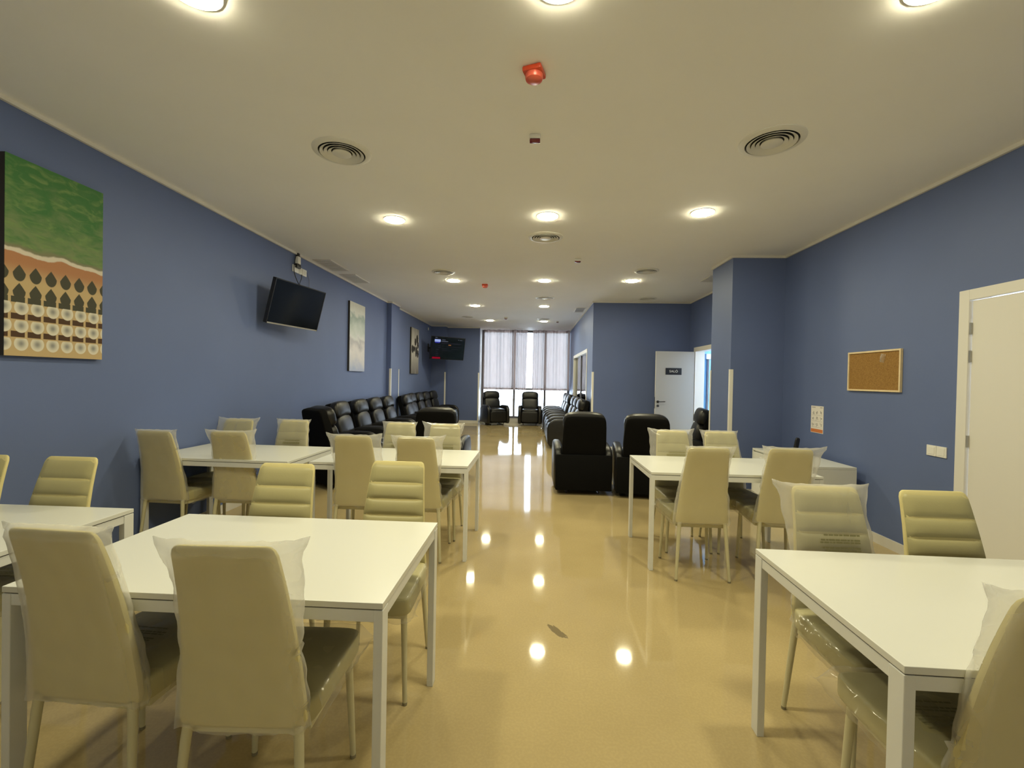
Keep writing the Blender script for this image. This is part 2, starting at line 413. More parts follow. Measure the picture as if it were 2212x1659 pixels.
for k in range(3):
    bar('transom', (xs[2 * k], xs[2 * k + 1], 0, 0.08, 1.06, 1.12), 'frame_grey', win)
    for z0, z1 in ((0.19, 1.06), (1.12, HC - 0.07)):
        bar('pane', (xs[2 * k], xs[2 * k + 1], 0.035, 0.041, z0, z1), 'glass_clear', win)
struct('wall_window_sill', rbm(WX0, WX1, YW - 0.02, YW + 0.2, 0, 0.12), 'trim_white', 'low white kerb under the far window')

def curtain(x0, x1, yb, seed, label, zb=1.07, folds=9, amp=0.045, taper=0.0):
    rnd = random.Random(seed)
    ph = [rnd.uniform(0, 6.28) for _ in range(4)]
    nx, nz = int((x1 - x0) * 70), 26
    bm = bmesh.new(); g = []
    for j in range(nz + 1):
        t = j / nz; row = []
        for i in range(nx + 1):
            s = i / nx
            x = x0 + (x1 - x0) * s
            x += taper * (1 - t) * (s if taper < 0 else (1 - s)) * 1.0
            k = folds * 2 * math.pi * s
            y = amp * (0.6 + 0.4 * t) * (math.sin(k + ph[0] + 0.5 * math.sin(2.2 * k / folds + ph[1])) + 0.45 * math.sin(1.73 * k + ph[2] + 0.6 * t))
            y += 0.02 * noise.noise(Vector((x * 3, t * 4, seed)))
            z = zb + (HC - 0.006 - zb) * t + (0.012 * math.sin(k + ph[3]) if j == 0 else 0)
            row.append(bm.verts.new((x, yb + y, z)))
        g.append(row)
    for j in range(nz):
        for i in range(nx):
            bm.faces.new((g[j][i], g[j][i + 1], g[j + 1][i + 1], g[j + 1][i]))
    o = finish('curtain', bm, 'curtain_cloth', smooth=True, angle=180)
    tag(o, label, 'curtain', 'sheer curtains at the far window')
    return o
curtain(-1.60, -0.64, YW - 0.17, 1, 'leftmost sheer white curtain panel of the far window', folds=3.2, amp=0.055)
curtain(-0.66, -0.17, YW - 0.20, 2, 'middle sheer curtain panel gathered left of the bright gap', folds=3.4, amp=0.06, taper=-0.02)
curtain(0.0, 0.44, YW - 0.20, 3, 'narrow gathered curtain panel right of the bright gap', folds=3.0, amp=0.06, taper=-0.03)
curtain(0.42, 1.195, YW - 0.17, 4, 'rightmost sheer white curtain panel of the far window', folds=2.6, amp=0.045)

# ------------------------------------------------------------------ glazed opening in corridor wall
gw = empty('window_2', (1.21, GY0, 0)); gw['kind'] = 'structure'; gw['label'] = 'glazed white-framed opening behind the recliner row'
gl = GY1 - GY0
def lb(name, a, m, p): return finish(name, rbm(*a, bev=0.003), m, p, smooth=False)
lb('frame', (-0.012, 0.16, -0.07, 0.012, 0, GH + 0.07), 'door_white', gw); lb('frame', (-0.012, 0.16, gl - 0.012, gl + 0.07, 0, GH + 0.07), 'door_white', gw)
lb('frame', (-0.012, 0.16, 0.012, gl - 0.012, GH - 0.012, GH + 0.07), 'door_white', gw)
lb('stile', (0.03, 0.08, gl * 0.5 - 0.03, gl * 0.5 + 0.03, 0, GH), 'frame_grey', gw)
lb('stile', (0.03, 0.08, 0.0, 0.05, 0, GH), 'door_white', gw)
lb('pane', (0.05, 0.056, 0.05, gl * 0.5 - 0.03, 0.0, GH), 'glass_clear', gw)
lb('pane', (0.05, 0.056, gl * 0.5 + 0.03, gl, 0.0, GH), 'glass_green', gw)

# ------------------------------------------------------------------ doors
d1 = empty('door_1', (XR, DY0, 0)); d1['kind'] = 'structure'; d1['label'] = 'closed white door with white frame at the right edge'
dw = DY1 - DY0
lb('frame', (-0.018, 0.12, -0.065, 0.012, 0, DH + 0.065), 'door_white', d1)
lb('frame', (-0.018, 0.12, dw - 0.012, dw + 0.065, 0, DH + 0.065), 'door_white', d1)
lb('frame', (-0.018, 0.12, 0.012, dw - 0.012, DH - 0.01, DH + 0.065), 'door_white', d1)
leaf = lb('leaf', (0.0, 0.04, 0.016, dw - 0.02, 0.008, DH - 0.016), 'door_white', d1)
for z in (1.84, 1.64, 1.03, 0.22):
    finish('hinge', tube(bmesh.new(), [(-0.006, dw - 0.016, z - 0.042), (-0.006, dw - 0.016, z + 0.042)], 0.009, 8), 'steel', d1)
bmh = bmesh.new(); tube(bmh, [(0.0, 0.07, 1.03), (-0.05, 0.07, 1.03), (-0.05, 0.19, 1.03)], 0.009, 8)
finish('handle', bmh, 'steel', d1)

d2 = empty('door_2', (XR, EY0, 0)); d2['kind'] = 'structure'; d2['label'] = 'open white door leaf with black SALÓ sign in the alcove'
ew = EY1 - EY0
lb('frame', (-0.015, 0.165, -0.06, 0.012, 0, EH + 0.07), 'door_white', d2)
lb('frame', (-0.015, 0.165, ew - 0.012, ew + 0.07, 0, EH + 0.07), 'door_white', d2)
lb('frame', (-0.015, 0.165, 0.012, ew - 0.012, EH - 0.012, EH + 0.07), 'door_white', d2)
# leaf hinged at far jamb, swung ~95 degrees so it nearly parallels the alcove wall
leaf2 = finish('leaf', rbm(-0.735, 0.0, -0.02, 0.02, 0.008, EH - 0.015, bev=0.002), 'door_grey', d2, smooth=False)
finish('edge_strip', rbm(-0.7385, -0.7352, -0.0195, 0.0195, 0.008, EH - 0.015), 'door_white', leaf2, smooth=False)
leaf2.location = (-0.024, ew + 0.012, 0); leaf2.rotation_euler = (0, 0, R(1.5))
sg = finish('sign_plate', rbm(-0.55, -0.245, -0.026, -0.0205, 1.555, 1.685), 'sign_black', leaf2, smooth=False); sg['label'] = 'black door sign reading SALÓ'
fc = bpy.data.curves.new('sg', 'FONT'); fc.body = 'SAL\u00d3'; fc.size = 0.062; fc.align_x = 'CENTER'; fc.align_y = 'CENTER'; fc.extrude = 0.001; fc.space_character = 1.12
fo = bpy.data.objects.new('sgt', fc); COL.objects.link(fo)
bpy.context.view_layer.update()
tm = bpy.data.meshes.new_from_object(fo.evaluated_get(bpy.context.evaluated_depsgraph_get()))
bpy.data.objects.remove(fo)
tm.materials.clear(); tm.materials.append(MATS['sign_text'])
tm.transform(Matrix.Translation((-0.3975, -0.0275, 1.62)) @ Matrix.Rotation(R(90), 4, 'X'))
to = bpy.data.objects.new('sign_lettering', tm); COL.objects.link(to); to.parent = leaf2
bmh = bmesh.new()
lathe(bmh, [(0, 0), (0.026, 0), (0.026, 0.008), (0, 0.008)], 16)
bmh.transform(Matrix.Translation((-0.685, -0.02, 1.03)) @ Matrix.Rotation(R(90), 4, 'X'))
tube(bmh, [(-0.685, -0.02, 1.03), (-0.685, -0.065, 1.03), (-0.56, -0.065, 1.035)], 0.009, 8)
finish('handle', bmh, 'steel_dark', leaf2)
bmh = bmesh.new(); lathe(bmh, [(0, 0), (0.024, 0), (0.024, 0.008), (0, 0.008)], 16)
bmh.transform(Matrix.Translation((-0.685, -0.02, 0.95)) @ Matrix.Rotation(R(90), 4, 'X'))
finish('lock_rose', bmh, 'steel_dark', leaf2)
finish('lock_plate', rbm(-0.7400, -0.7386, -0.013, 0.013, 0.90, 1.12), 'steel_dark', leaf2, smooth=False)
# window strip in the pale blue end wall of the next room
nw = empty('trim_5', (3.48, 8.985, 0)); nw['kind'] = 'structure'; nw['label'] = 'grey post and box glimpsed through the far doorway'
lb('post', (-0.018, 0.018, -0.03, 0.012, 0.0, 1.88), 'frame_grey', nw)
lb('post_box', (-0.05, 0.09, -0.06, 0.012, 1.88, 1.985), 'vent_grey', nw)

# ================================================================== CEILING FITTINGS
def lamp(x, y, label):
    o = empty('ceiling_lamp', (x, y, HC))
    bm = bmesh.new(); lathe(bm, [(0.1005, 0), (0.110, 0), (0.110, -0.003), (0.107, -0.0045), (0.1015, -0.0045), (0.1005, 0)], 32)
    finish('rim', bm, 'plastic_white', o)
    bm = bmesh.new(); lathe(bm, [(0.100, -0.001), (0.100, -0.0075), (0.092, -0.0105), (0.06, -0.0125), (0, -0.013)], 32)
    finish('diffuser', bm, 'lamp_emit', o)
    tag(o, label, 'ceiling lamp', 'round ceiling downlights')
lamps = [(-1.44, 1.80, 'round downlight cut off at the top left corner of the ceiling'), (0.08, 1.80, 'round downlight just beyond the top edge above the aisle'), (1.57, 1.84, 'round downlight cut off at the top right corner of the ceiling'),
         (-1.43, 4.47, 'left downlight of the nearest fully visible row'), (0.12, 4.36, 'middle downlight of the nearest fully visible row'), (1.57, 4.26, 'right downlight of the nearest fully visible row'),
         (-1.32, 7.25, 'left downlight of the second visible row, next to the round vent'), (0.17, 7.19, 'middle downlight of the second visible row'), (1.56, 7.15, 'right downlight of the second visible row, in front of the alcove'),
         (-1.28, 9.72, 'left downlight of the third visible row'), (0.23, 9.71, 'right downlight of the third visible row'),
         (-1.19, 12.17, 'left downlight nearest the curtained window'), (0.29, 12.21, 'right downlight nearest the curtained window')]
for a in lamps: lamp(*a)

def vent(x, y, rad, label, tilt=0):
    o = empty('ceiling_vent', (x, y, HC))
    bm = bmesh.new(); lathe(bm, [(rad * 0.80, 0), (rad, 0), (rad * 0.995, -0.005), (rad * 0.90, -0.013), (rad * 0.80, -0.015), (rad * 0.79, -0.008), (rad * 0.80, 0)], 40)
    finish('rim', bm, 'vent_grey', o)
    bm = bmesh.new(); lathe(bm, [(rad * 0.80, -0.001), (0, -0.001)], 40)
    finish('backing', bm, 'vent_dark', o)
    for q in (0.66, 0.52, 0.385):
        bm = bmesh.new(); r0 = rad * q
        lathe(bm, [(r0, -0.004), (r0 + rad * 0.085, -0.017), (r0 + rad * 0.078, -0.020), (r0 - 0.006, -0.007), (r0, -0.004)], 40)
        finish('ring', bm, 'vent_grey', o)
    bm = bmesh.new(); lathe(bm, [(0, -0.006), (rad * 0.30, -0.006), (rad * 0.33, -0.018), (rad * 0.30, -0.021), (0, -0.023)], 40)
    finish('centre_disc', bm, 'vent_grey', o)
    tag(o, label, 'vent', 'round ceiling diffusers')
for a in [(-1.385, 3.12, 0.20, 'large round ceiling diffuser at upper left'), (1.545, 3.01, 0.20, 'large round ceiling diffuser at upper right'), (0.12, 5.0, 0.195, 'round diffuser behind the middle lamp of the first row'),
          (-1.37, 6.66, 0.175, 'round diffuser beside the left lamp of the second row'), (1.62, 6.5, 0.175, 'round diffuser beside the right lamp of the second row'),
          (0.22, 8.69, 0.19, 'round diffuser in front of the third lamp row'), (-1.70, 11.49, 0.16, 'small far round diffuser near the corner television'), (2.19, 8.66, 0.17, 'round diffuser against the alcove wall'), (0.27, 11.75, 0.16, 'far round diffuser close to the window')]:
    vent(*a)
def grille(x0, x1, y0, y1, n, label):
    o = empty('ceiling_grille', ((x0 + x1) / 2, (y0 + y1) / 2, HC))
    hx, hy = (x1 - x0) / 2, (y1 - y0) / 2
    for a in [(-hx, -hx + .025, -hy, hy, -.012, 0), (hx - .025, hx, -hy, hy, -.012, 0), (-hx + .025, hx - .025, -hy, -hy + .025, -.012, 0), (-hx + .025, hx - .025, hy - .025, hy, -.012, 0)]:
        lb('frame', a, 'trim_white', o)
    lb('backing', (-hx + .025, hx - .025, -hy + .025, hy - .025, -.003, -.001), 'frame_grey', o)
    for k in range(n):
        y = -hy + 0.025 + (2 * hy - 0.05) * (k + 0.5) / n
        p = lb('slat', (-hx + .025, hx - .025, -0.021, 0.021, -0.001, 0.001), 'trim_white', o)
        p.location = (0, y, -0.0115); p.rotation_euler = (R(-3), 0, 0)
    tag(o, label, 'vent', 'square slatted ceiling grilles')
grille(-3.06, -2.80, 6.00, 6.62, 9, 'slatted ceiling grille above the wall television, nearer one')
grille(-3.06, -2.80, 6.86, 7.46, 9, 'slatted ceiling grille above the misty canvas, farther one')
grille(0.93, 1.17, 9.85, 10.45, 4, 'small slatted ceiling grille over the corridor recliner row')
grille(2.62, 3.0, 6.75, 7.15, 6, 'slatted ceiling grille half hidden behind the square column')

def siren(x, y, s, rz, label):
    o = empty('fire_siren', (x, y, HC), R(rz))
    finish('base', rbm(-s, s, -s, s, -0.030 * s / 0.055, 0, bev=0.008), 'alarm_red', o)
    bm = bmesh.new(); k = s / 0.055
    lathe(bm, [(0.051 * k, -0.030 * k), (0.051 * k, -0.044 * k), (0.047 * k, -0.056 * k), (0.033 * k, -0.064 * k), (0, -0.067 * k)], 24)
    finish('dome', bm, 'alarm_lens', o)
    tag(o, label, 'alarm', 'red ceiling alarms')
siren(-0.02, 2.31, 0.050, -18, 'large red alarm siren with round dome near the top of the ceiling')
siren(-0.83, 7.53, 0.05, 0, 'small distant red alarm siren on the ceiling')
def detector(x, y, s, label, m='plastic_white'):
    o = empty('ceiling_sensor', (x, y, HC))
    finish('body', rbm(-s, s, -s * 0.8, s * 0.8, -s * 0.8, 0, bev=0.006), m, o)
    bm = rbm(-s * 0.95, s * 0.95, -s * 0.75, s * 0.75, -s * 1.15, -s * 0.8, bev=0.006)
    for v in bm.verts:
        if v.co.z < -s * 1.0: v.co.x *= 0.72; v.co.y *= 0.72
    finish('lens', bm, 'lens_dark_red', o)
    tag(o, label, 'sensor', 'small ceiling sensors')
detector(-0.012, 2.93, 0.036, 'small grey sensor with dark red lens below the large red siren')
detector(0.57, 5.90, 0.04, 'small sensor with dark lens right of the middle round diffuser')
detector(-0.71, 11.55, 0.045, 'tiny distant sensor between the two farthest lamps')
detector(0.66, 12.18, 0.035, 'tiny dark sensor right of the farthest lamp')

# ================================================================== WALL THINGS
def node_canvas(name):
    m, nt, b, out = nodes_of(name)
    b.inputs['Roughness'].default_value = 0.65; b.inputs['Specular IOR Level'].default_value = 0.2
    N = nt.nodes.new; Lk = nt.links.new
    tc = N('ShaderNodeTexCoord'); sp = N('ShaderNodeSeparateXYZ'); Lk(tc.outputs['Object'], sp.inputs[0])
    MATS[name] = m
    def val(x):
        return x
    def math_(op, a, b_=None, c=None):
        n = N('ShaderNodeMath'); n.operation = op
        for k, q in enumerate((a, b_, c)):
            if q is None: continue
            if isinstance(q, (int, float)): n.inputs[k].default_value = q
            else: Lk(q, n.inputs[k])
        return n.outputs[0]
    def ramp(x, stops):
        r = N('ShaderNodeValToRGB'); cr = r.color_ramp
        while len(cr.elements) < len(stops): cr.elements.new(0.5)
        for e, (p, c) in zip(cr.elements, stops): e.position = p; e.color = tuple(c) + (1,)
        Lk(x, r.inputs['Fac']); return r.outputs['Color']
    def nz(scale, detail=4, sc=(1, 1, 1), dist=0.0):
        mp = N('ShaderNodeMapping'); mp.inputs['Scale'].default_value = sc; Lk(tc.outputs['Object'], mp.inputs[0])
        n = N('ShaderNodeTexNoise'); n.inputs['Scale'].default_value = scale; n.inputs['Detail'].default_value = detail; n.inputs['Distortion'].default_value = dist
        Lk(mp.outputs[0], n.inputs['Vector']); return n.outputs['Fac']
    def mixc(f, a, b_):
        x = N('ShaderNodeMix'); x.data_type = 'RGBA'
        for i, q in ((0, f), (6, a), (7, b_)):
            if isinstance(q, (int, float)): x.inputs[i].default_value = q
            elif isinstance(q, tuple): x.inputs[i].default_value = q + (1,)
            else: Lk(q, x.inputs[i])
        return x.outputs[2]
    def step(x, e0, e1):
        r = N('ShaderNodeMapRange'); r.interpolation_type = 'SMOOTHSTEP'
        r.inputs['From Min'].default_value = e0; r.inputs['From Max'].default_value = e1
        Lk(x, r.inputs['Value']); return r.outputs[0]
    return m, nt, b, sp.outputs[1], sp.outputs[2], math_, ramp, nz, mixc, step, Lk
# local canvas axes: x = out of wall, y along the wall (image right), z up; origin at the canvas centre
def beach_material():
    m, nt, b, U, V, ma, ramp, nz, mixc, step, Lk = node_canvas('print_beach')
    # coordinates: u -.29...29, v -.59...59
    sea = mixc(step(ma('ADD', nz(7, 6, (1, 1, 2.2), 0.6), ma('MULTIPLY', V, 0.9)), 0.35, 0.95), (0.20, 0.25, 0.12), (0.055, 0.17, 0.055))
    lime = mixc(step(nz(9, 6, (1, 1, 2.5), 1.0), 0.45, 0.75), sea, (0.17, 0.27, 0.095))
    wob = ma('MULTIPLY', ma('SUBTRACT', nz(5, 5), 0.5), 0.10)
    shore = ma('ADD', ma('ADD', V, wob), ma('MULTIPLY', U, 0.02))      # foam centred near v = -.02
    sand = mixc(step(V, -0.15, -0.02), (0.50, 0.37, 0.20), (0.40, 0.19, 0.095))
    col = mixc(step(shore, 0.018, 0.028), sand, (0.62, 0.56, 0.47))
    col = mixc(step(shore, 0.045, 0.058), col, (0.20, 0.19, 0.12))
    col = mixc(step(shore, 0.056, 0.085), col, lime)
    # rows of parasols and shadows
    P = 0.088
    def cells(v0, ru, rv, du=0.0):
        fu = ma('SUBTRACT', ma('FRACT', ma('ADD', ma('DIVIDE', ma('ADD', U, du), P), 20.0)), 0.5)
        a = ma('DIVIDE', ma('MULTIPLY', fu, P), ru); c = ma('DIVIDE', ma('SUBTRACT', V, v0), rv)
        return a, c, ma('SQRT', ma('ADD', ma('MULTIPLY', a, a), ma('MULTIPLY', c, c)))
    dark = (0.062, 0.060, 0.042); brown = (0.075, 0.04, 0.022)
    for v0 in (-0.095, -0.205):
        a, c, d = cells(v0, 0.034, 0.050)
        tear = ma('ADD', d, ma('MULTIPLY', ma('ABSOLUTE', a), ma('MAXIMUM', c, 0.0)))
        col = mixc(step(tear, 1.06, 0.94), col, dark)
    for v0 in (-0.255, -0.355, -0.462):
        a, c, _ = cells(v0, 0.037, 0.018, 0.006)
        sq = ma('MAXIMUM', ma('ABSOLUTE', a), ma('ABSOLUTE', c))
        col = mixc(step(sq, 1.03, 0.95), col, brown if v0 < -0.3 else dark)
    for v0 in (-0.302, -0.41, -0.518):
        a, c, d = cells(v0, 0.038, 0.043, -0.012)
        cut = ma('MAXIMUM', d, ma('ADD', ma('MULTIPLY', c, 1.0), 0.28))
        shade = mixc(step(d, 0.0, 0.9), (0.26, 0.26, 0.25), (0.66, 0.62, 0.52))
        col = mixc(step(cut, 1.05, 0.95), col, shade)
    Lk(col, b.inputs['Base Color'])
def fog_material():
    m, nt, b, U, V, ma, ramp, nz, mixc, step, Lk = node_canvas('print_fog')
    h = ma('ADD', V, ma('MULTIPLY', ma('SUBTRACT', nz(4.5, 7, (1, 1, 1.4)), 0.5), 0.42))
    col = ramp(ma('ADD', ma('MULTIPLY', h, 0.85), 0.5), [(0.0, (0.40, 0.46, 0.66)), (0.16, (0.62, 0.62, 0.68)), (0.30, (0.72, 0.70, 0.73)), (0.42, (0.50, 0.50, 0.55)), (0.50, (0.70, 0.72, 0.73)), (0.62, (0.58, 0.64, 0.62)), (0.78, (0.36, 0.44, 0.43)), (0.84, (0.66, 0.67, 0.63)), (1.0, (0.58, 0.57, 0.52))])
    ridge = ma('SUBTRACT', ma('SUBTRACT', nz(7, 6), 0.62), ma('ABSOLUTE', ma('ADD', V, 0.10)))
    col = mixc(ma('MULTIPLY', step(ridge, -0.06, 0.10), 0.8), col, (0.25, 0.26, 0.31))
    Lk(col, b.inputs['Base Color'])
def palm_material():
    m, nt, b, U, V, ma, ramp, nz, mixc, step, Lk = node_canvas('print_palms')
    col = ramp(ma('ADD', ma('MULTIPLY', V, 0.8), 0.5), [(0.0, (0.15, 0.14, 0.14)), (0.25, (0.32, 0.31, 0.30)), (0.55, (0.62, 0.60, 0.58)), (0.8, (0.46, 0.45, 0.43)), (1.0, (0.30, 0.29, 0.28))])
    col = mixc(ma('MULTIPLY', step(nz(16, 3, (1, 1, 0.12)), 0.5, 0.7), 0.35), col, (0.75, 0.73, 0.7))
    for (u, v, r) in [(0.20, 0.33, 0.085), (0.02, 0.24, 0.075), (0.27, 0.17, 0.07), (-0.13, 0.05, 0.06), (-0.02, 0.06, 0.05), (0.13, 0.03, 0.075), (0.10, -0.06, 0.065), (0.27, -0.06, 0.075), (-0.25, 0.04, 0.08)]:
        du = ma('SUBTRACT', U, u); dv = ma('SUBTRACT', V, v)
        d = ma('SQRT', ma('ADD', ma('MULTIPLY', du, du), ma('MULTIPLY', ma('MULTIPLY', dv, dv), 0.75)))
        d = ma('ADD', d, ma('MULTIPLY', ma('SUBTRACT', nz(26, 3), 0.5), 0.10))
        col = mixc(step(d, r * 1.35, r), col, (0.03, 0.028, 0.03))
    Lk(col, b.inputs['Base Color'])
beach_material(); fog_material(); palm_material()
def canvas(y0, y1, z0, z1, pm, label):
    o = empty('canvas_print', (XL, (y0 + y1) / 2, (z0 + z1) / 2))
    hy, hz = (y1 - y0) / 2, (z1 - z0) / 2
    finish('stretcher', rbm(0.0, 0.033, -hy, hy, -hz, hz), 'canvas_dark', o, smooth=False)
    finish('printed_face', rbm(0.0332, 0.036, -hy, hy, -hz, hz), pm, o, smooth=False)
    tag(o, label, 'picture')
canvas(2.455, 3.045, 1.50, 2.685, 'print_beach', 'canvas print of green sea and rows of beach parasols')
canvas(7.35, 8.02, 1.50, 2.685, 'print_fog', 'pale canvas print of misty clouds right of the dark television')
canvas(11.16, 11.89, 1.505, 2.69, 'print_palms', 'narrow grey canvas print of palm trees beyond the pilaster')

def television(c, az, tilt, wd, label, bottom='tv_silver'):
    hh = wd / 1.73 / 2; hw = wd / 2
    o = empty('television', (0, 0, 0)); o.matrix_world = frame_matrix(c, R(az), R(tilt))
    finish('casing', rbm(-hw, hw, -hh, hh, -0.045, -0.004, bev=0.006), 'plastic_black', o)
    finish('rear_housing', rbm(-hw * 0.72, hw * 0.72, -hh * 0.8, hh * 0.5, -0.075, -0.046, bev=0.012), 'plastic_black', o)
    b = 0.012
    for a in [(-hw, -hw + b, -hh, hh, -0.004, 0.002), (hw - b, hw, -hh, hh, -0.004, 0.002), (-hw + b, hw - b, hh - b, hh, -0.004, 0.002)]:
        finish('bezel', rbm(*a), 'plastic_black', o, smooth=False)
    finish('bezel', rbm(-hw + b, hw - b, -hh, -hh + b * 1.3, -0.004, 0.004), bottom, o, smooth=False)
    s = finish('screen', rbm(-hw + b, hw - b, -hh + b, hh - b, -0.0038, -0.0005), 'tv_screen', o, smooth=False)
    tag(o, label, 'television')
    return o, s, hw, hh
tv1, s1, _, _ = television((-2.857, 5.279, 2.248), -9.1, -14.5, 0.90, 'switched-off wall television tilted downwards beside the misty canvas')
# wall bracket of the first television (wall plate + arm), own thing
b1 = empty('tv_bracket', (XL, 5.32, 2.27))
finish('wall_plate', rbm(0, 0.02, -0.09, 0.09, -0.12, 0.12, bev=0.003), 'plastic_black', b1)
finish('arm', tube(bmesh.new(), [(0.02, 0, 0), (0.11, 0.02, 0.0), (0.155, -0.02, -0.006)], 0.02, 8), 'plastic_black', b1)
tag(b1, 'black wall bracket behind the switched-off television', 'bracket')
TV2C = (-2.44, 12.72, 2.26)
tv2, s2, hw2, hh2 = television(TV2C, -46.9, -8.8, 1.13, 'lit corner television showing a dark menu', bottom='plastic_black')
def ui(name, u0, u1, v0, v1, m):
    x0, x1 = -hw2 + 2 * hw2 * u0, -hw2 + 2 * hw2 * u1
    y1, y0 = hh2 - 2 * hh2 * v0, hh2 - 2 * hh2 * v1
    finish(name, rbm(x0, x1, y0, y1, -0.0005, 0.0006), m, s2, smooth=False)
ui('thumbnail', 0.09, 0.26, 0.13, 0.24, 'screen_pale'); ui('thumbnail', 0.10, 0.24, 0.24, 0.29, 'screen_blue')
for a in [(0.10, 0.16, 0.05, 0.07), (0.30, 0.40, 0.13, 0.15), (0.28, 0.48, 0.19, 0.215), (0.78, 0.80, 0.09, 0.115), (0.83, 0.91, 0.10, 0.115)]: ui('text_line', *a, 'screen_text')
for a in [(0.28, 0.9, 0.265, 0.275), (0.3, 0.86, 0.29, 0.30), (0.2, 0.28, 0.40, 0.415), (0.2, 0.28, 0.48, 0.495), (0.15, 0.23, 0.565, 0.585), (0.15, 0.2, 0.655, 0.67), (0.15, 0.23, 0.74, 0.755), (0.14, 0.23, 0.82, 0.835), (0.44, 0.92, 0.425, 0.435), (0.3, 0.52, 0.52, 0.53), (0.6, 0.8, 0.52, 0.53), (0.32, 0.62, 0.6, 0.61), (0.93, 0.945, 0.70, 0.72), (0.93, 0.945, 0.78, 0.80), (0.93, 0.94, 0.86, 0.88)]: ui('text_line', *a, 'screen_dim')
ui('button', 0.50, 0.575, 0.335, 0.37, 'screen_orange'); ui('button', 0.06, 0.29, 0.90, 0.975, 'screen_red')
b2 = empty('tv_bracket', (XL, 13.15, 2.3))
finish('wall_plate', rbm(0, 0.02, -0.09, 0.09, -0.12, 0.12, bev=0.003), 'plastic_black', b2)
finish('arm', tube(bmesh.new(), [(0.02, 0, 0), (0.3, 0.0, 0.0), (0.628, -0.372, -0.045)], 0.022, 8), 'plastic_black', b2)
tag(b2, 'black swivel bracket holding the corner television', 'bracket')
finish_o = finish('wall_socket', rbm(0, 0.012, -0.04, 0.04, -0.04, 0.04, bev=0.004), 'plastic_white', None); finish_o.location = (XL, 13.1, 2.86)
tag(finish_o, 'small white socket above the corner television', 'socket')

# socket strip and cables above the first television
sk = empty('wall_socket', (XL, 5.82, 2.80))
for k, (ya, yb) in enumerate(((-0.22, -0.07), (-0.06, 0.02), (0.03, 0.13))):
    p = finish('socket_plate', rbm(0, 0.012, ya, yb, -0.045, 0.045, bev=0.003), 'plastic_white', sk)
for yc in (-0.02, 0.08):
    bm = bmesh.new(); lathe(bm, [(0.028, 0), (0.028, 0.003), (0.022, 0.003), (0.02, 0.0005), (0, 0.0005)], 20)
    bm.transform(Matrix.Translation((0.0125, yc, 0)) @ Matrix.Rotation(R(90), 4, 'Y'))
    finish('socket_ring', bm, 'vent_grey', sk)
tag(sk, 'white triple socket plate under the ceiling above the dark television', 'socket')
ad = empty('power_adapter', (XL, 5.70, 2.90))
finish('body', rbm(0.001, 0.045, -0.035, 0.035, -0.03, 0.065, bev=0.006), 'plastic_white', ad)
finish('plug', rbm(0.001, 0.04, -0.05, 0.05, -0.085, -0.031, bev=0.006), 'plastic_black', ad)
finish('jack', rbm(0.001, 0.04, -0.022, 0.022, 0.066, 0.11, bev=0.005), 'plastic_black', ad)
tag(ad, 'white power adapter with black plugs hanging under the ceiling edge', 'adapter')
def cable(pts, r, label, m='plastic_black'):
    cv = []
    P = [Vector(p) for p in pts]
    for i in range(len(P) - 1):
        p0 = P[max(i - 1, 0)]; p1 = P[i]; p2 = P[i + 1]; p3 = P[min(i + 2, len(P) - 1)]
        for k in range(6):
            t = k / 6
            cv.append(0.5 * ((2 * p1) + (-p0 + p2) * t + (2 * p0 - 5 * p1 + 4 * p2 - p3) * t * t + (-p0 + 3 * p1 - 3 * p2 + p3) * t ** 3))
    cv.append(P[-1])
    o = finish('cable', tube(bmesh.new(), cv, r, 6), m)
    tag(o, label, 'cable')
cable([(-3.10, 5.655, 2.97), (-3.09, 5.60, 2.86), (-3.09, 5.60, 2.74), (-3.06, 5.63, 2.62), (-2.99, 5.60, 2.53)], 0.005, 'black cable falling left from the adapter to the dark television')
cable([(-3.10, 5.80, 2.755), (-3.09, 5.78, 2.70), (-3.06, 5.68, 2.60), (-2.99, 5.62, 2.52)], 0.004, 'black cable running from the sockets to the dark television')
cable([(-3.115, 5.97, 2.82), (-3.112, 6.02, 2.74), (-3.112, 6.03, 2.62), (-3.1, 6.02, 2.5)], 0.0025, 'thin grey cable right of the sockets above the dark television', 'frame_grey')

# cork board
cb = empty('cork_board', (XR, 4.225, 1.552))
hy, hz = 0.315, 0.187
mk, nt, b, out = nodes_of('cork'); MATS['cork'] = mk
tcn = nt.nodes.new('ShaderNodeTexCoord'); vn = nt.nodes.new('ShaderNodeTexNoise'); vn.inputs['Scale'].default_value = 130; vn.inputs['Detail'].default_value = 4
nt.links.new(tcn.outputs['Object'], vn.inputs['Vector']); rr = nt.nodes.new('ShaderNodeValToRGB')
rr.color_ramp.elements[0].position = 0.3; rr.color_ramp.elements[1].position = 0.7
rr.color_ramp.elements[0].color = (0.21, 0.105, 0.022, 1); rr.color_ramp.elements[1].color = (0.34, 0.19, 0.05, 1)
nt.links.new(vn.outputs['Fac'], rr.inputs['Fac']); nt.links.new(rr.outputs['Color'], b.inputs['Base Color']); b.inputs['Roughness'].default_value = 0.9
finish('cork_panel', rbm(-0.012, -0.002, -hy + .015, hy - .015, -hz + .015, hz - .015), 'cork', cb, smooth=False)
for a in [(-0.022, 0, -hy, -hy + .016, -hz, hz), (-0.022, 0, hy - .016, hy, -hz, hz), (-0.022, 0, -hy + .016, hy - .016, -hz, -hz + .016), (-0.022, 0, -hy + .016, hy - .016, hz - .016, hz)]:
    finish('frame_strip', rbm(*a, bev=0.002), 'wood_light', cb, smooth=False)
tag(cb, 'brown cork board in a thin light frame on the blue wall', 'notice board')
bm = bmesh.new(); nbg = 8; g = []
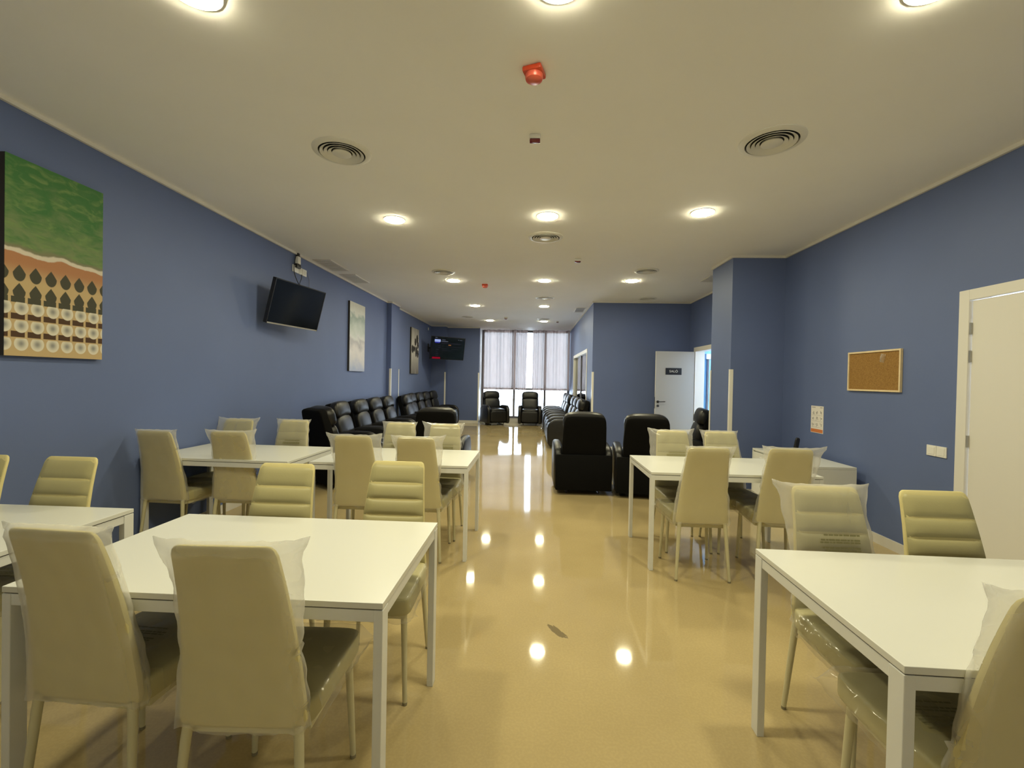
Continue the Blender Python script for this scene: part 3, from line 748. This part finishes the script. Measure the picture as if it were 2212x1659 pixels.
for j in range(nbg + 1):
    row = []
    for i in range(nbg + 1):
        u, v = i / nbg - 0.5, j / nbg - 0.5
        row.append(bm.verts.new((-0.017 - 0.010 * (1 - 4 * u * u) * (1 - 4 * v * v) - 0.006 * noise.noise(Vector((u * 9, v * 9, 3))), u * 0.055, v * 0.075)))
    g.append(row)
for j in range(nbg):
    for i in range(nbg): bm.faces.new((g[j][i], g[j][i + 1], g[j + 1][i + 1], g[j + 1][i]))
bm2 = bmesh.new(); add(bm2, bm); 
pb = finish('pin_bag', bm2, 'bag_film'); pb.location = (XR, 4.11, 1.665); pb.rotation_euler = (R(12), 0, 0)
tag(pb, 'tiny clear plastic bag pinned to the cork board', 'plastic bag')

# instruction sheet
ps = empty('instruction_sheet', (XR, 5.018, 1.035))
finish('paper_sheet', rbm(-0.004, -0.001, -0.105, 0.105, -0.148, 0.148), 'paper', ps, smooth=False)
finish('orange_band', rbm(-0.0052, -0.0041, -0.10, 0.10, -0.142, -0.105), 'ink_orange', ps, smooth=False)
rnd = random.Random(7)
for r_ in range(3):
    for c_ in range(3):
        y, z = 0.066 - c_ * 0.066, 0.075 - r_ * 0.066
        bm = bmesh.new()
        for k in range(4):
            a = rnd.uniform(0, 3.14); l = rnd.uniform(0.008, 0.02)
            q = rbm(-0.0052, -0.0041, -l, l, -0.0022, 0.0022)
            q.transform(Matrix.Translation((0, y + rnd.uniform(-.012, .012), z + rnd.uniform(-.012, .012))) @ Matrix.Rotation(a, 4, 'X'))
            add(bm, q)
        finish('pictogram', bm, 'ink_grey', ps, smooth=False)
    finish('text_line', rbm(-0.0052, -0.0041, -0.09, 0.09, 0.045 - r_ * 0.066, 0.047 - r_ * 0.066), 'ink_grey', ps, smooth=False)
finish('text_line', rbm(-0.0052, -0.0041, 0.03, 0.09, 0.128, 0.136), 'ink_grey', ps, smooth=False)
finish('text_line', rbm(-0.0052, -0.0041, -0.09, -0.05, 0.128, 0.136), 'ink_grey', ps, smooth=False)
tag(ps, 'white instruction sheet with pictograms and orange band', 'poster')

# double light switch
sw = empty('light_switch', (XR, 3.57, 0.92))
for yc in (0.0425, -0.0425):
    p = finish('plate', rbm(-0.009, 0, yc - 0.041, yc + 0.041, -0.041, 0.041, bev=0.002), 'plastic_white', sw, smooth=False)
    finish('rocker', rbm(-0.0115, -0.0092, yc - 0.028, yc + 0.028, -0.028, 0.028, bev=0.001), 'plastic_white', p, smooth=False)
tag(sw, 'white double light switch beside the closed door', 'switch')

# ================================================================== SIDEBOARD
sb = empty('sideboard', (2.86, 4.87, 0))
hx, hy = 0.20, 0.575
finish('top', rbm(-hx, hx, -hy, hy, 0.622, 0.645, bev=0.002), 'laminate_white', sb, smooth=False)
finish('side_panel', rbm(-hx, hx, -hy, -hy + .02, 0.05, 0.6215), 'laminate_white', sb, smooth=False)
finish('side_panel', rbm(-hx, hx, hy - .02, hy, 0.05, 0.6215), 'laminate_white', sb, smooth=False)
finish('body', rbm(-hx + .022, hx, -hy + .021, hy - .021, 0.05, 0.6215), 'laminate_white', sb, smooth=False)
for k in range(3):
    for r_ in range(2):
        y0 = -hy + 0.022 + k * 0.3695; z0, z1 = ((0.43, 0.605), (0.055, 0.424))[r_]
        nm = 'drawer' if r_ == 0 else 'door'
        p = finish(nm, rbm(-hx, -hx + .02, y0 + .002, y0 + .3675, z0, z1, bev=0.002), 'laminate_white', sb, smooth=False)
        finish('knob', tube(bmesh.new(), [(-hx, y0 + 0.185, z1 - 0.05), (-hx - 0.02, y0 + 0.185, z1 - 0.05)], 0.009, 10), 'metal_white', p)
for sx in (-1, 1):
    for sy in (-1, 1):
        finish('foot', rbm(sx * (hx - .03) - .015, sx * (hx - .03) + .015, sy * (hy - .04) - .015, sy * (hy - .04) + .015, 0, 0.0495), 'plastic_black', sb, smooth=False)
tag(sb, 'low white sideboard with drawers against the right wall', 'sideboard')
ph = empty('cordless_handset', (2.99, 5.12, 0.645))
finish('cradle', rbm(-0.04, 0.04, -0.04, 0.04, 0, 0.03, bev=0.01), 'plastic_black', ph)
bm = pillow(0.024, 0.014, 0.075, 4, 5); bm.transform(Matrix.Translation((0, 0.008, 0.098)) @ Matrix.Rotation(R(10), 4, 'Y'))
finish('handset', bm, 'plastic_black', ph)
tag(ph, 'small black handset standing on the white sideboard', 'telephone')

# ================================================================== TABLES
def table(x, y, rz, label, L=1.25, W=0.75, H=0.74):
    o = empty('dining_table', (x, y, 0), R(rz))
    a, c = L / 2, W / 2
    finish('tabletop', rbm(-a, a, -c, c, H - 0.019, H, bev=0.0015), 'laminate_white', o, smooth=False)
    lw, ld = 0.028, 0.05
    zt = H - 0.0195
    for sx in (-1, 1):
        for sy in (-1, 1):
            finish('leg', rbm(min(sx * a, sx * (a - lw)), max(sx * a, sx * (a - lw)), min(sy * c, sy * (c - ld)), max(sy * c, sy * (c - ld)), 0, zt - 0.003, bev=0.002), 'metal_white', o, smooth=False)
    for sy in (-1, 1):
        finish('rail', rbm(-a + lw, a - lw, min(sy * (c - .003), sy * (c - .025)), max(sy * (c - .003), sy * (c - .025)), zt - 0.040, zt - 0.004, bev=0.001), 'metal_white', o, smooth=False)
    for sx in (-1, 1):
        finish('rail', rbm(min(sx * (a - .003), sx * (a - .025)), max(sx * (a - .003), sx * (a - .025)), -c + ld, c - ld, zt - 0.040, zt - 0.004, bev=0.001), 'metal_white', o, smooth=False)
    finish('shadow_gap', rbm(-a + .004, a - .004, -c + .004, c - .004, zt - 0.0035, zt), 'edge_dark', o, smooth=False)
    tag(o, label, 'table', 'white dining tables')
table(-1.035, 1.676, -0.3, 'white dining table in the left foreground with two wrapped chairs before it', L=1.21)
table(1.547, 1.470, -1.2, 'white dining table in the right foreground cut by the frame edge')
table(1.531, 3.727, -0.2, 'white dining table right of the aisle in front of the black recliners')
table(-1.104, 3.760, -0.3, 'white dining table left of the aisle in the second row')
table(-2.49, 3.755, -1.5, 'white dining table against the left wall in the second row', L=1.22)
table(-2.53, 1.73, 0.0, 'white dining table cut off at the left edge beside the wall', L=1.14)

# ================================================================== DINING CHAIRS
def back_prof(z):
    """rear-surface y, thickness, half width of the backrest at height z"""
    t = (z - 0.41) / (0.962 - 0.41)
    yr = -0.183 - 0.012 * t - 0.085 * t * t
    th = 0.050 - 0.014 * t
    hw = 0.186 - 0.046 * t ** 0.9
    return yr, th, hw
def build_backrest():
    bm = bmesh.new(); rings = []
    zs = [0.41, 0.416, 0.43, 0.50, 0.58, 0.66, 0.74, 0.82, 0.90, 0.935, 0.952, 0.960, 0.963]
    nseg = 28
    for k, z in enumerate(zs):
        zz = min(max(z, .41), .962)
        yr, th, hw = back_prof(zz)
        e = 0.0
        if z > 0.935: e = 1 - math.sqrt(max(0, 1 - ((z - 0.935) / 0.0285) ** 2))
        if z < 0.43: e = (0.43 - z) / 0.02 * 0.4
        h2 = hw - 0.022 * e; t2 = (th / 2 - 0.006) * (1 - 0.75 * e)
        yc = yr + th / 2 - 0.004
        ring = []
        for i in range(nseg):
            a = 2 * math.pi * i / nseg
            ca, sa = math.cos(a), math.sin(a)
            n = 5
            s = (abs(ca) ** n + abs(sa) ** n) ** (-1 / n)
            ring.append(bm.verts.new((h2 * ca * s, yc + t2 * sa * s, z)))
        rings.append(ring)
    for a, b in zip(rings, rings[1:]):
        for i in range(nseg): bm.faces.new((a[i], a[(i + 1) % nseg], b[(i + 1) % nseg], b[i]))
    bm.faces.new(rings[0]); bm.faces.new(rings[-1])
    return bm
def build_channel(z0, z1, top=False, deep=0.0125):
    """one padded horizontal channel on the front of the backrest"""
    bm = bmesh.new(); nu, nv = 10, 6; g = []
    for j in range(nv + 1):
        z = z0 + (z1 - z0) * j / nv
        yr, th, hw = back_prof(z)
        row = []
        for i in range(nu + 1):
            u = -1 + 2 * i / nu
            u = math.copysign(abs(u) ** 0.6, u) if u else 0
            v = -1 + 2 * j / nv
            bul = (1 - abs(v) ** 3.0) * (1 - abs(u) ** 10)
            if top and v > 0: bul = (1 - abs(v) ** 4.0) * (1 - abs(u) ** 10)
            cw = hw - 0.004 - (0.012 * max(0, v) ** 6 if top else 0)
            row.append(bm.verts.new((u * cw, yr + th - 0.001 - deep * (1 - bul), z)))
        g.append(row)
    for j in range(nv):
        for i in range(nu): bm.faces.new((g[j][i], g[j][i + 1], g[j + 1][i + 1], g[j + 1][i]))
    # close it against the core
    ext = bmesh.ops.extrude_face_region(bm, geom=list(bm.faces))
    for v in ext['geom']:
        if isinstance(v, bmesh.types.BMVert): v.co.y -= 0.004
    return bm
CH = [0.462 + 0.0785 * k for k in range(7)]; CH[-1] = 0.951
def build_seat():
    def fn(q, p):
        q.z += 0.006 * (1 - p.x ** 2) * (1 - p.y ** 2) * (1 if p.z > 0 else 0)
        q.x *= 1.0 + 0.04 * p.y
        return q
    bm = pillow(0.198, 0.205, 0.042, 9, 9, fn)
    bm.transform(Matrix.Translation((0, 0.035, 0.432)))
    return bm
PROTO_PARTS = {}
def make_chair(name='dining_chair', deep=0.0125):
    o = empty(name, (0, 0, 0))
    bk = finish('backrest', build_backrest(), 'fabric_cream', o)
    for k in range(6):
        finish('back_channel', build_channel(CH[k] + 0.0012, CH[k + 1] - 0.0012, k == 5, deep), 'leather_cream', bk, angle=60)
    finish('seat', build_seat(), 'leather_cream', o)
    finish('seat_frame', boxes([(-0.165, 0.165, -0.15, -0.13, 0.372, 0.394), (-0.17, 0.17, 0.185, 0.205, 0.372, 0.394), (-0.178, -0.158, -0.13, 0.185, 0.372, 0.394), (0.158, 0.178, -0.13, 0.185, 0.372, 0.394)]), 'leg_cream', o, smooth=False)
    for sx in (-1, 1):
        bm = tube(bmesh.new(), [(sx * 0.158, -0.168, 0.414), (sx * 0.163, -0.172, 0.37), (sx * 0.186, -0.20, 0.012)], [0.0145, 0.014, 0.010], 12)
        l = finish('rear_leg', bm, 'leg_cream', o)
        finish('foot_cap', tube(bmesh.new(), [(sx * 0.186, -0.20, 0.0), (sx * 0.186, -0.20, 0.0118)], 0.0105, 10), 'foot_cap', l)
        bm = tube(bmesh.new(), [(sx * 0.168, 0.185, 0.395), (sx * 0.170, 0.188, 0.36), (sx * 0.184, 0.205, 0.012)], [0.0145, 0.014, 0.010], 12)
        l = finish('front_leg', bm, 'leg_cream', o)
        finish('foot_cap', tube(bmesh.new(), [(sx * 0.184, 0.205, 0.0), (sx * 0.184, 0.205, 0.0118)], 0.0105, 10), 'foot_cap', l)
    return o
def nv3(x, y, z, s): return noise.noise(Vector((x, y, z + 17.3 * s)))
def build_back_cover(seed):
    rnd = random.Random(seed)
    mL, mR = rnd.uniform(0.050, 0.085), rnd.uniform(0.050, 0.085)
    bm = bmesh.new(); rings = []; nh = 22; nz = 34
    z0, z1 = 0.405, 0.974
    for j in range(nz + 1):
        t = j / nz; z = z0 + (z1 - z0) * t
        yr, th, hw = back_prof(min(max(z, 0.41), 0.958))
        close = 1.0 if z < 0.945 else max(0.06, 1 - (z - 0.945) / 0.029)
        ear = math.exp(-((z - z1) / 0.035) ** 2)
        def wing(s, m): return hw + m * (0.55 + 0.45 * math.sin(3.0 * t + seed + s)) * (0.35 + 0.65 * min(1, t * 1.5)) + 0.014 * nv3(s * 3, 0, z * 14, seed) + 0.016 * ear
        wl, wr = wing(1, mL), wing(2, mR)
        ring = []
        for side in (0, 1):
            for i in range(nh):
                u = -1 + 2 * i / (nh - 1) if side == 0 else 1 - 2 * i / (nh - 1)
                w_ = wr if u > 0 else wl
                x = u * w_
                ax = abs(x)
                if ax < hw: prof = 1.0
                else: prof = max(0.03, 1 - (ax - hw) / max(1e-4, w_ - hw)) ** 0.8
                yc = yr + th / 2
                off = (th / 2 + 0.006) * prof * close
                loose = 0.004 * (0.5 + nv3(x * 16, 0, z * 12, seed + side)) if ax < hw else 0
                wr_ = 0.010 * nv3(x * 30, side * 3, z * 22, seed) * (1 - prof) if ax >= hw else 0
                y = yc + (off + loose) * (-1 if side == 0 else 1) + wr_
                zz = z
                if j == 0: zz += 0.018 * nv3(x * 22, side * 5, 0, seed)
                if j == nz: zz += 0.006 * nv3(x * 28, 0, 0, seed) + 0.010 * max(0, (ax - hw) / 0.05)
                elif j > nz - 3 and ax > hw: zz += 0.006 * (ax - hw) / 0.05
                ring.append(bm.verts.new((x, y, zz)))
        rings.append(ring)
    n = 2 * nh
    for a, b in zip(rings, rings[1:]):
        for i in range(n): bm.faces.new((a[i], a[(i + 1) % n], b[(i + 1) % n], b[i]))
    top = rings[-1]
    for i in range(nh - 1):
        bm.faces.new((top[i], top[i + 1], top[n - 2 - i], top[n - 1 - i]))
    return bm
def build_seat_cover(seed):
    rnd = random.Random(seed)
    bm = bmesh.new(); rings = []; nh = 24; ny = 26
    y0, y1 = -0.115, 0.272
    for j in range(ny + 1):
        t = j / ny; y = y0 + (y1 - y0) * t
        hw = 0.20 + 0.008 * t
        front = max(0.0, (y - 0.243) / (y1 - 0.243))
        close = 1 - front * 0.93
        wg = 0.018 + 0.02 * t + 0.022 * front
        ring = []
        for side in (0, 1):
            for i in range(nh):
                u = -1 + 2 * i / (nh - 1) if side == 0 else 1 - 2 * i / (nh - 1)
                w_ = hw + wg * (0.7 + 0.5 * nv3(u * 2, y * 15, side, seed))
                x = u * w_; ax = abs(x)
                prof = 1.0 if ax < hw - .004 else max(0.04, 1 - (ax - hw + .004) / max(1e-4, w_ - hw + .004))
                zc = 0.424 - 0.012 * front
                wr = 0.006 * nv3(x * 24, y * 26, side, seed) + 0.012 * nv3(x * 30, y * 34, 0, seed + 5) * (1 - prof * close)
                off = 0.055 * prof * close
                z = zc + (off if side else -off * 0.98) + wr * (1 if side else 1.6)
                yy = y + (0.02 * nv3(u * 6, 0, side, seed) if j in (0, ny) else 0)
                ring.append(bm.verts.new((x, yy, z)))
        rings.append(ring)
    n = 2 * nh
    for a, b in zip(rings, rings[1:]):
        for i in range(n): bm.faces.new((a[i], a[(i + 1) % n], b[(i + 1) % n], b[i]))
    return bm
def print_mesh(w_, h_, seed, plane):
    """faint block of printed warning lines, as short ink dashes"""
    rnd = random.Random(seed); bm = bmesh.new()
    rows = [(0.0, 0.9), (0.24, 1.0), (0.36, 1.0), (0.62, 0.95), (0.74, 0.9), (0.92, 0.55)]
    for t, ln in rows:
        x = -w_ / 2; end = -w_ / 2 + w_ * ln; zc = h_ / 2 - t * h_
        while x < end:
            l = min(rnd.uniform(0.010, 0.028), end - x)
            zt = 0.0035
            if plane == 'xz': q = [(x, 0, zc - zt), (x + l, 0, zc - zt), (x + l, 0, zc + zt), (x, 0, zc + zt)]
            else: q = [(x, zc - zt, 0), (x + l, zc - zt, 0), (x + l, zc + zt, 0), (x, zc + zt, 0)]
            bm.faces.new([bm.verts.new(p) for p in q])
            x += l + 0.003
    return bm
proto = make_chair()
proto_flat = make_chair(deep=0.0045)
covers = []
for s in range(3):
    bc = finish('back_cover', build_back_cover(s + 1), 'film', None, angle=180); bc['label'] = 'clear plastic bag over the backrest'
    yr, th, hw = back_prof(0.735)
    pr = finish('printed_warning', print_mesh(0.165, 0.085, s, 'xz'), 'ink_print', bc, smooth=False)
    pr.location = (-0.012, yr + th + 0.0135, 0.735); pr.rotation_euler = (R(11), 0, 0)
    sc_ = finish('seat_cover', build_seat_cover(s + 11), 'seat_film', None, angle=180); sc_['label'] = 'crinkled clear plastic bag over the seat'
    pr = finish('printed_warning', print_mesh(0.17, 0.10, s + 5, 'xy'), 'ink_print', sc_, smooth=False)
    pr.location = (-0.03, 0.03, 0.4875)
    covers.append((bc, sc_))
G = 'cream high-backed dining chairs'
# name: x, top-of-back y, facing (1 away from viewer, -1 towards viewer), yaw, cover back, cover seat, label
chairs = [
 (-1.347, 1.185, 1, -3, 1, 1, 'plastic-wrapped cream chair at lower left seen from behind'),
 (-0.815, 1.115, 1, 2, 2, 2, 'plastic-wrapped cream chair seen from behind at the foreground table corner by the aisle'),
 (-1.237, 2.225, -1, 0, 0, 0, 'unwrapped cream chair behind the left foreground table, farther from the aisle'),
 (-0.707, 2.365, -1, 0, 0, 3, 'unwrapped-back cream chair behind the left foreground table, next to the aisle'),
 (1.215, 0.995, 1, -1, 3, 3, 'plastic-wrapped cream chair cut off at the lower right corner'),
 (1.312, 2.055, -1, 0, 2, 2, 'plastic-wrapped cream chair facing the viewer behind the right foreground table'),
 (1.755, 2.030, -1, 0, 0, 0, 'unwrapped cream chair beside the closed white door'),
 (1.237, 3.115, 1, 0, 1, 1, 'plastic-wrapped chair seen from behind at the aisle end of the right middle table'),
 (1.850, 3.165, 1, -6, 2, 2, 'plastic-wrapped chair seen from behind in front of the white sideboard'),
 (1.316, 4.205, -1, 2, 3, 3, 'plastic-wrapped chair facing the viewer just before the black recliners'),
 (1.752, 4.215, -1, 0, 1, 1, 'plastic-wrapped chair facing the viewer before the square column'),
 (-1.345, 3.272, 1, 0, 3, 3, 'plastic-wrapped chair seen from behind, left one at the second-row aisle table'),
 (-0.862, 3.262, 1, 0, 2, 2, 'plastic-wrapped chair seen from behind, right one at the second-row aisle table'),
 (-1.277, 4.320, -1, 0, 1, 1, 'plastic-wrapped chair facing the viewer, left one behind the second-row aisle table'),
 (-0.833, 4.290, -1, 0, 2, 2, 'plastic-wrapped chair facing the viewer, right one behind the second-row aisle table'),
 (-2.895, 3.275, 1, -3, 1, 1, 'plastic-wrapped chair seen from behind closest to the left wall'),
 (-2.360, 3.335, 1, 0, 2, 2, 'plastic-wrapped chair seen from behind at the right end of the wall table'),
 (-2.905, 4.310, -1, 0, 3, 3, 'plastic-wrapped chair facing the viewer in the corner behind the wall table'),
 (-2.352, 4.335, -1, 0, 1, 1, 'plastic-wrapped chair facing the viewer beside the leftmost black recliner'),
 (-2.900, 2.240, -1, 0, 0, 2, 'unwrapped-back cream chair barely visible at the left frame edge'),
 (-2.412, 2.243, -1, 0, 0, 3, 'unwrapped-back cream chair facing the viewer at the far left table'),
]
for k, (x, yt, fc_, yaw, cb_, cs_, label) in enumerate(chairs):
    o = copy_tree(proto_flat if (fc_ < 0 and yt > 4) else proto)
    y = yt + 0.28 * fc_
    o.location = (x, y, 0); o.rotation_euler = (0, 0, R(yaw) + (0 if fc_ > 0 else math.pi))
    if cb_: copy_tree(covers[cb_ - 1][0], o)
    if cs_: copy_tree(covers[cs_ - 1][1], o)
    tag(o, label, 'chair', G)
def remove_tree(o):
    for c in list(o.children): remove_tree(c)
    bpy.data.objects.remove(o)
remove_tree(proto); remove_tree(proto_flat)
for a, b in covers: remove_tree(a); remove_tree(b)

# ================================================================== RECLINERS
def make_recliner():
    o = empty('recliner', (0, 0, 0))
    # base body
    finish('body', rbm(-0.255, 0.255, -0.33, 0.33, 0.07, 0.34, bev=0.02), 'fabric_black', o)
    # seat cushion
    def fs(q, p):
        if p.z > 0: q.z += 0.012 * (1 - p.x * p.x)
        return q
    bm = pillow(0.255, 0.30, 0.085, 6, 8, fs); bm.transform(Matrix.Translation((0, 0.10, 0.415)))
    finish('seat_cushion', bm, 'leather_black', o)
    # front (folded foot rest)
    bm = pillow(0.253, 0.05, 0.165, 7, 7); bm.transform(Matrix.Translation((0, 0.365, 0.275)))
    finish('footrest', bm, 'leather_black', o)
    # arms: side slabs with a big rounded front top
    poly = [(-0.30, 0.06), (0.37, 0.06), (0.405, 0.12), (0.415, 0.34)]
    cy, cz, rr = 0.215, 0.395, 0.20
    for k in range(0, 9):
        a = R(8 + k * 10.25)
        poly.append((cy + rr * math.cos(a), cz + rr * math.sin(a) * 1.06))
    poly += [(0.05, 0.612), (-0.12, 0.60), (-0.26, 0.565), (-0.325, 0.50), (-0.335, 0.30)]
    for sx in (-1, 1):
        xa, xb = sorted((sx * 0.257, sx * 0.36))
        finish('armrest', prism(poly, xa, xb, bev=0.034, seg=4), 'leather_black', o, angle=50)
    finish('rear_panel', rbm(-0.345, 0.345, -0.372, -0.338, 0.06, 0.50, bev=0.014), 'fabric_black', o)
    # back: shell + lumbar + head cushion, leaning back
    lean = Matrix.Translation((0, -0.19, 0.40)) @ Matrix.Rotation(R(15), 4, 'X')
    def fb(q, p):
        q.x *= 1 - 0.06 * max(0, p.z)
        return q
    bm = pillow(0.268, 0.055, 0.345, 9, 9, fb); bm.transform(lean @ Matrix.Translation((0, -0.065, 0.285)))
    finish('back_shell', bm, 'fabric_black', o)
    def fl(q, p):
        # domed top edge of the lumbar pillow
        if p.z > 0: q.z += 0.028 * (1 - p.x * p.x) - 0.012
        if p.y > 0: q.y += 0.022 * (1 - p.x * p.x) * (1 - p.z * p.z)
        return q
    bm = pillow(0.255, 0.060, 0.175, 5, 9, fl); bm.transform(lean @ Matrix.Translation((0, 0.012, 0.235)))
    finish('lumbar_cushion', bm, 'leather_black', o)
    def fh(q, p):
        # arched lower edge, rounded crown
        if p.z < 0: q.z += 0.034 * (1 - p.x * p.x) * (-p.z)
        if p.z > 0: q.z -= 0.022 * p.x ** 4 * p.z
        if p.y > 0: q.y += 0.020 * (1 - p.x * p.x) * (1 - p.z * p.z)
        return q
    bm = pillow(0.262, 0.078, 0.135, 4, 9, fh); bm.transform(lean @ Matrix.Translation((0, 0.012, 0.505)))
    finish('head_cushion', bm, 'leather_black', o)
    # steel runners
    for sx in (-1, 1):
        finish('runner', tube(bmesh.new(), [(sx * 0.2, -0.26, 0.10), (sx * 0.2, -0.26, 0.014), (sx * 0.2, 0.28, 0.014), (sx * 0.2, 0.28, 0.10)], 0.013, 8), 'steel_dark', o)
    return o
rp = make_recliner()
recl = [
 (0.655, 5.83, 0, 'black recliner seen from behind right beside the aisle'),
 (1.425, 5.72, -7, 'black recliner seen from behind next to the wrapped chairs, right of the aisle one'),
 (2.30, 6.98, 78, 'black recliner half hidden behind the square column'),
 (-1.235, 6.08, 0, 'black recliner seen from behind left of the aisle'),
 (-2.50, 5.80, -36, 'black recliner nearest the viewer along the left wall, turned away'),
 (-2.63, 6.70, -88, 'first black recliner backed against the left wall before the pilaster'),
 (-2.63, 7.45, -90, 'second black recliner backed against the left wall before the pilaster'),
 (-2.63, 8.17, -90, 'third black recliner backed against the left wall before the pilaster'),
 (-2.63, 8.90, -90, 'fourth black recliner backed against the left wall, beside the pilaster'),
 (-2.53, 9.94, -90, 'black recliner backed against the left wall directly past the pilaster'),
 (-2.63, 10.68, -90, 'second black recliner past the pilaster on the left wall'),
 (-2.63, 11.41, -90, 'third black recliner past the pilaster, under the palm canvas'),
 (-2.63, 12.14, -90, 'fourth black recliner past the pilaster on the left wall'),
 (-2.61, 12.92, -96, 'black recliner in the far left corner under the lit television'),
 (-0.05, 13.80, 180, 'black recliner facing the viewer in front of the middle of the curtained window'),
 (-1.15, 13.72, 204, 'black recliner turned sideways at the left end of the curtained window'),
 (0.74, 9.42, 90, 'nearest recliner of the row along the corridor wall'),
 (0.74, 10.15, 90, 'second recliner of the row along the corridor wall'),
 (0.74, 10.88, 90, 'third recliner of the row along the corridor wall'),
 (0.72, 12.0, 90, 'fourth recliner of the row along the corridor wall'),
 (0.72, 12.74, 90, 'fifth recliner of the row along the corridor wall'),
 (0.72, 13.48, 90, 'last recliner of the corridor row, closest to the window'),
]
for k, (x, y, a, label) in enumerate(recl):
    o = rp if k == 0 else copy_tree(rp)
    o.location = (x, y, 0); o.rotation_euler = (0, 0, R(a))
    tag(o, label, 'recliner', 'black leather recliners')
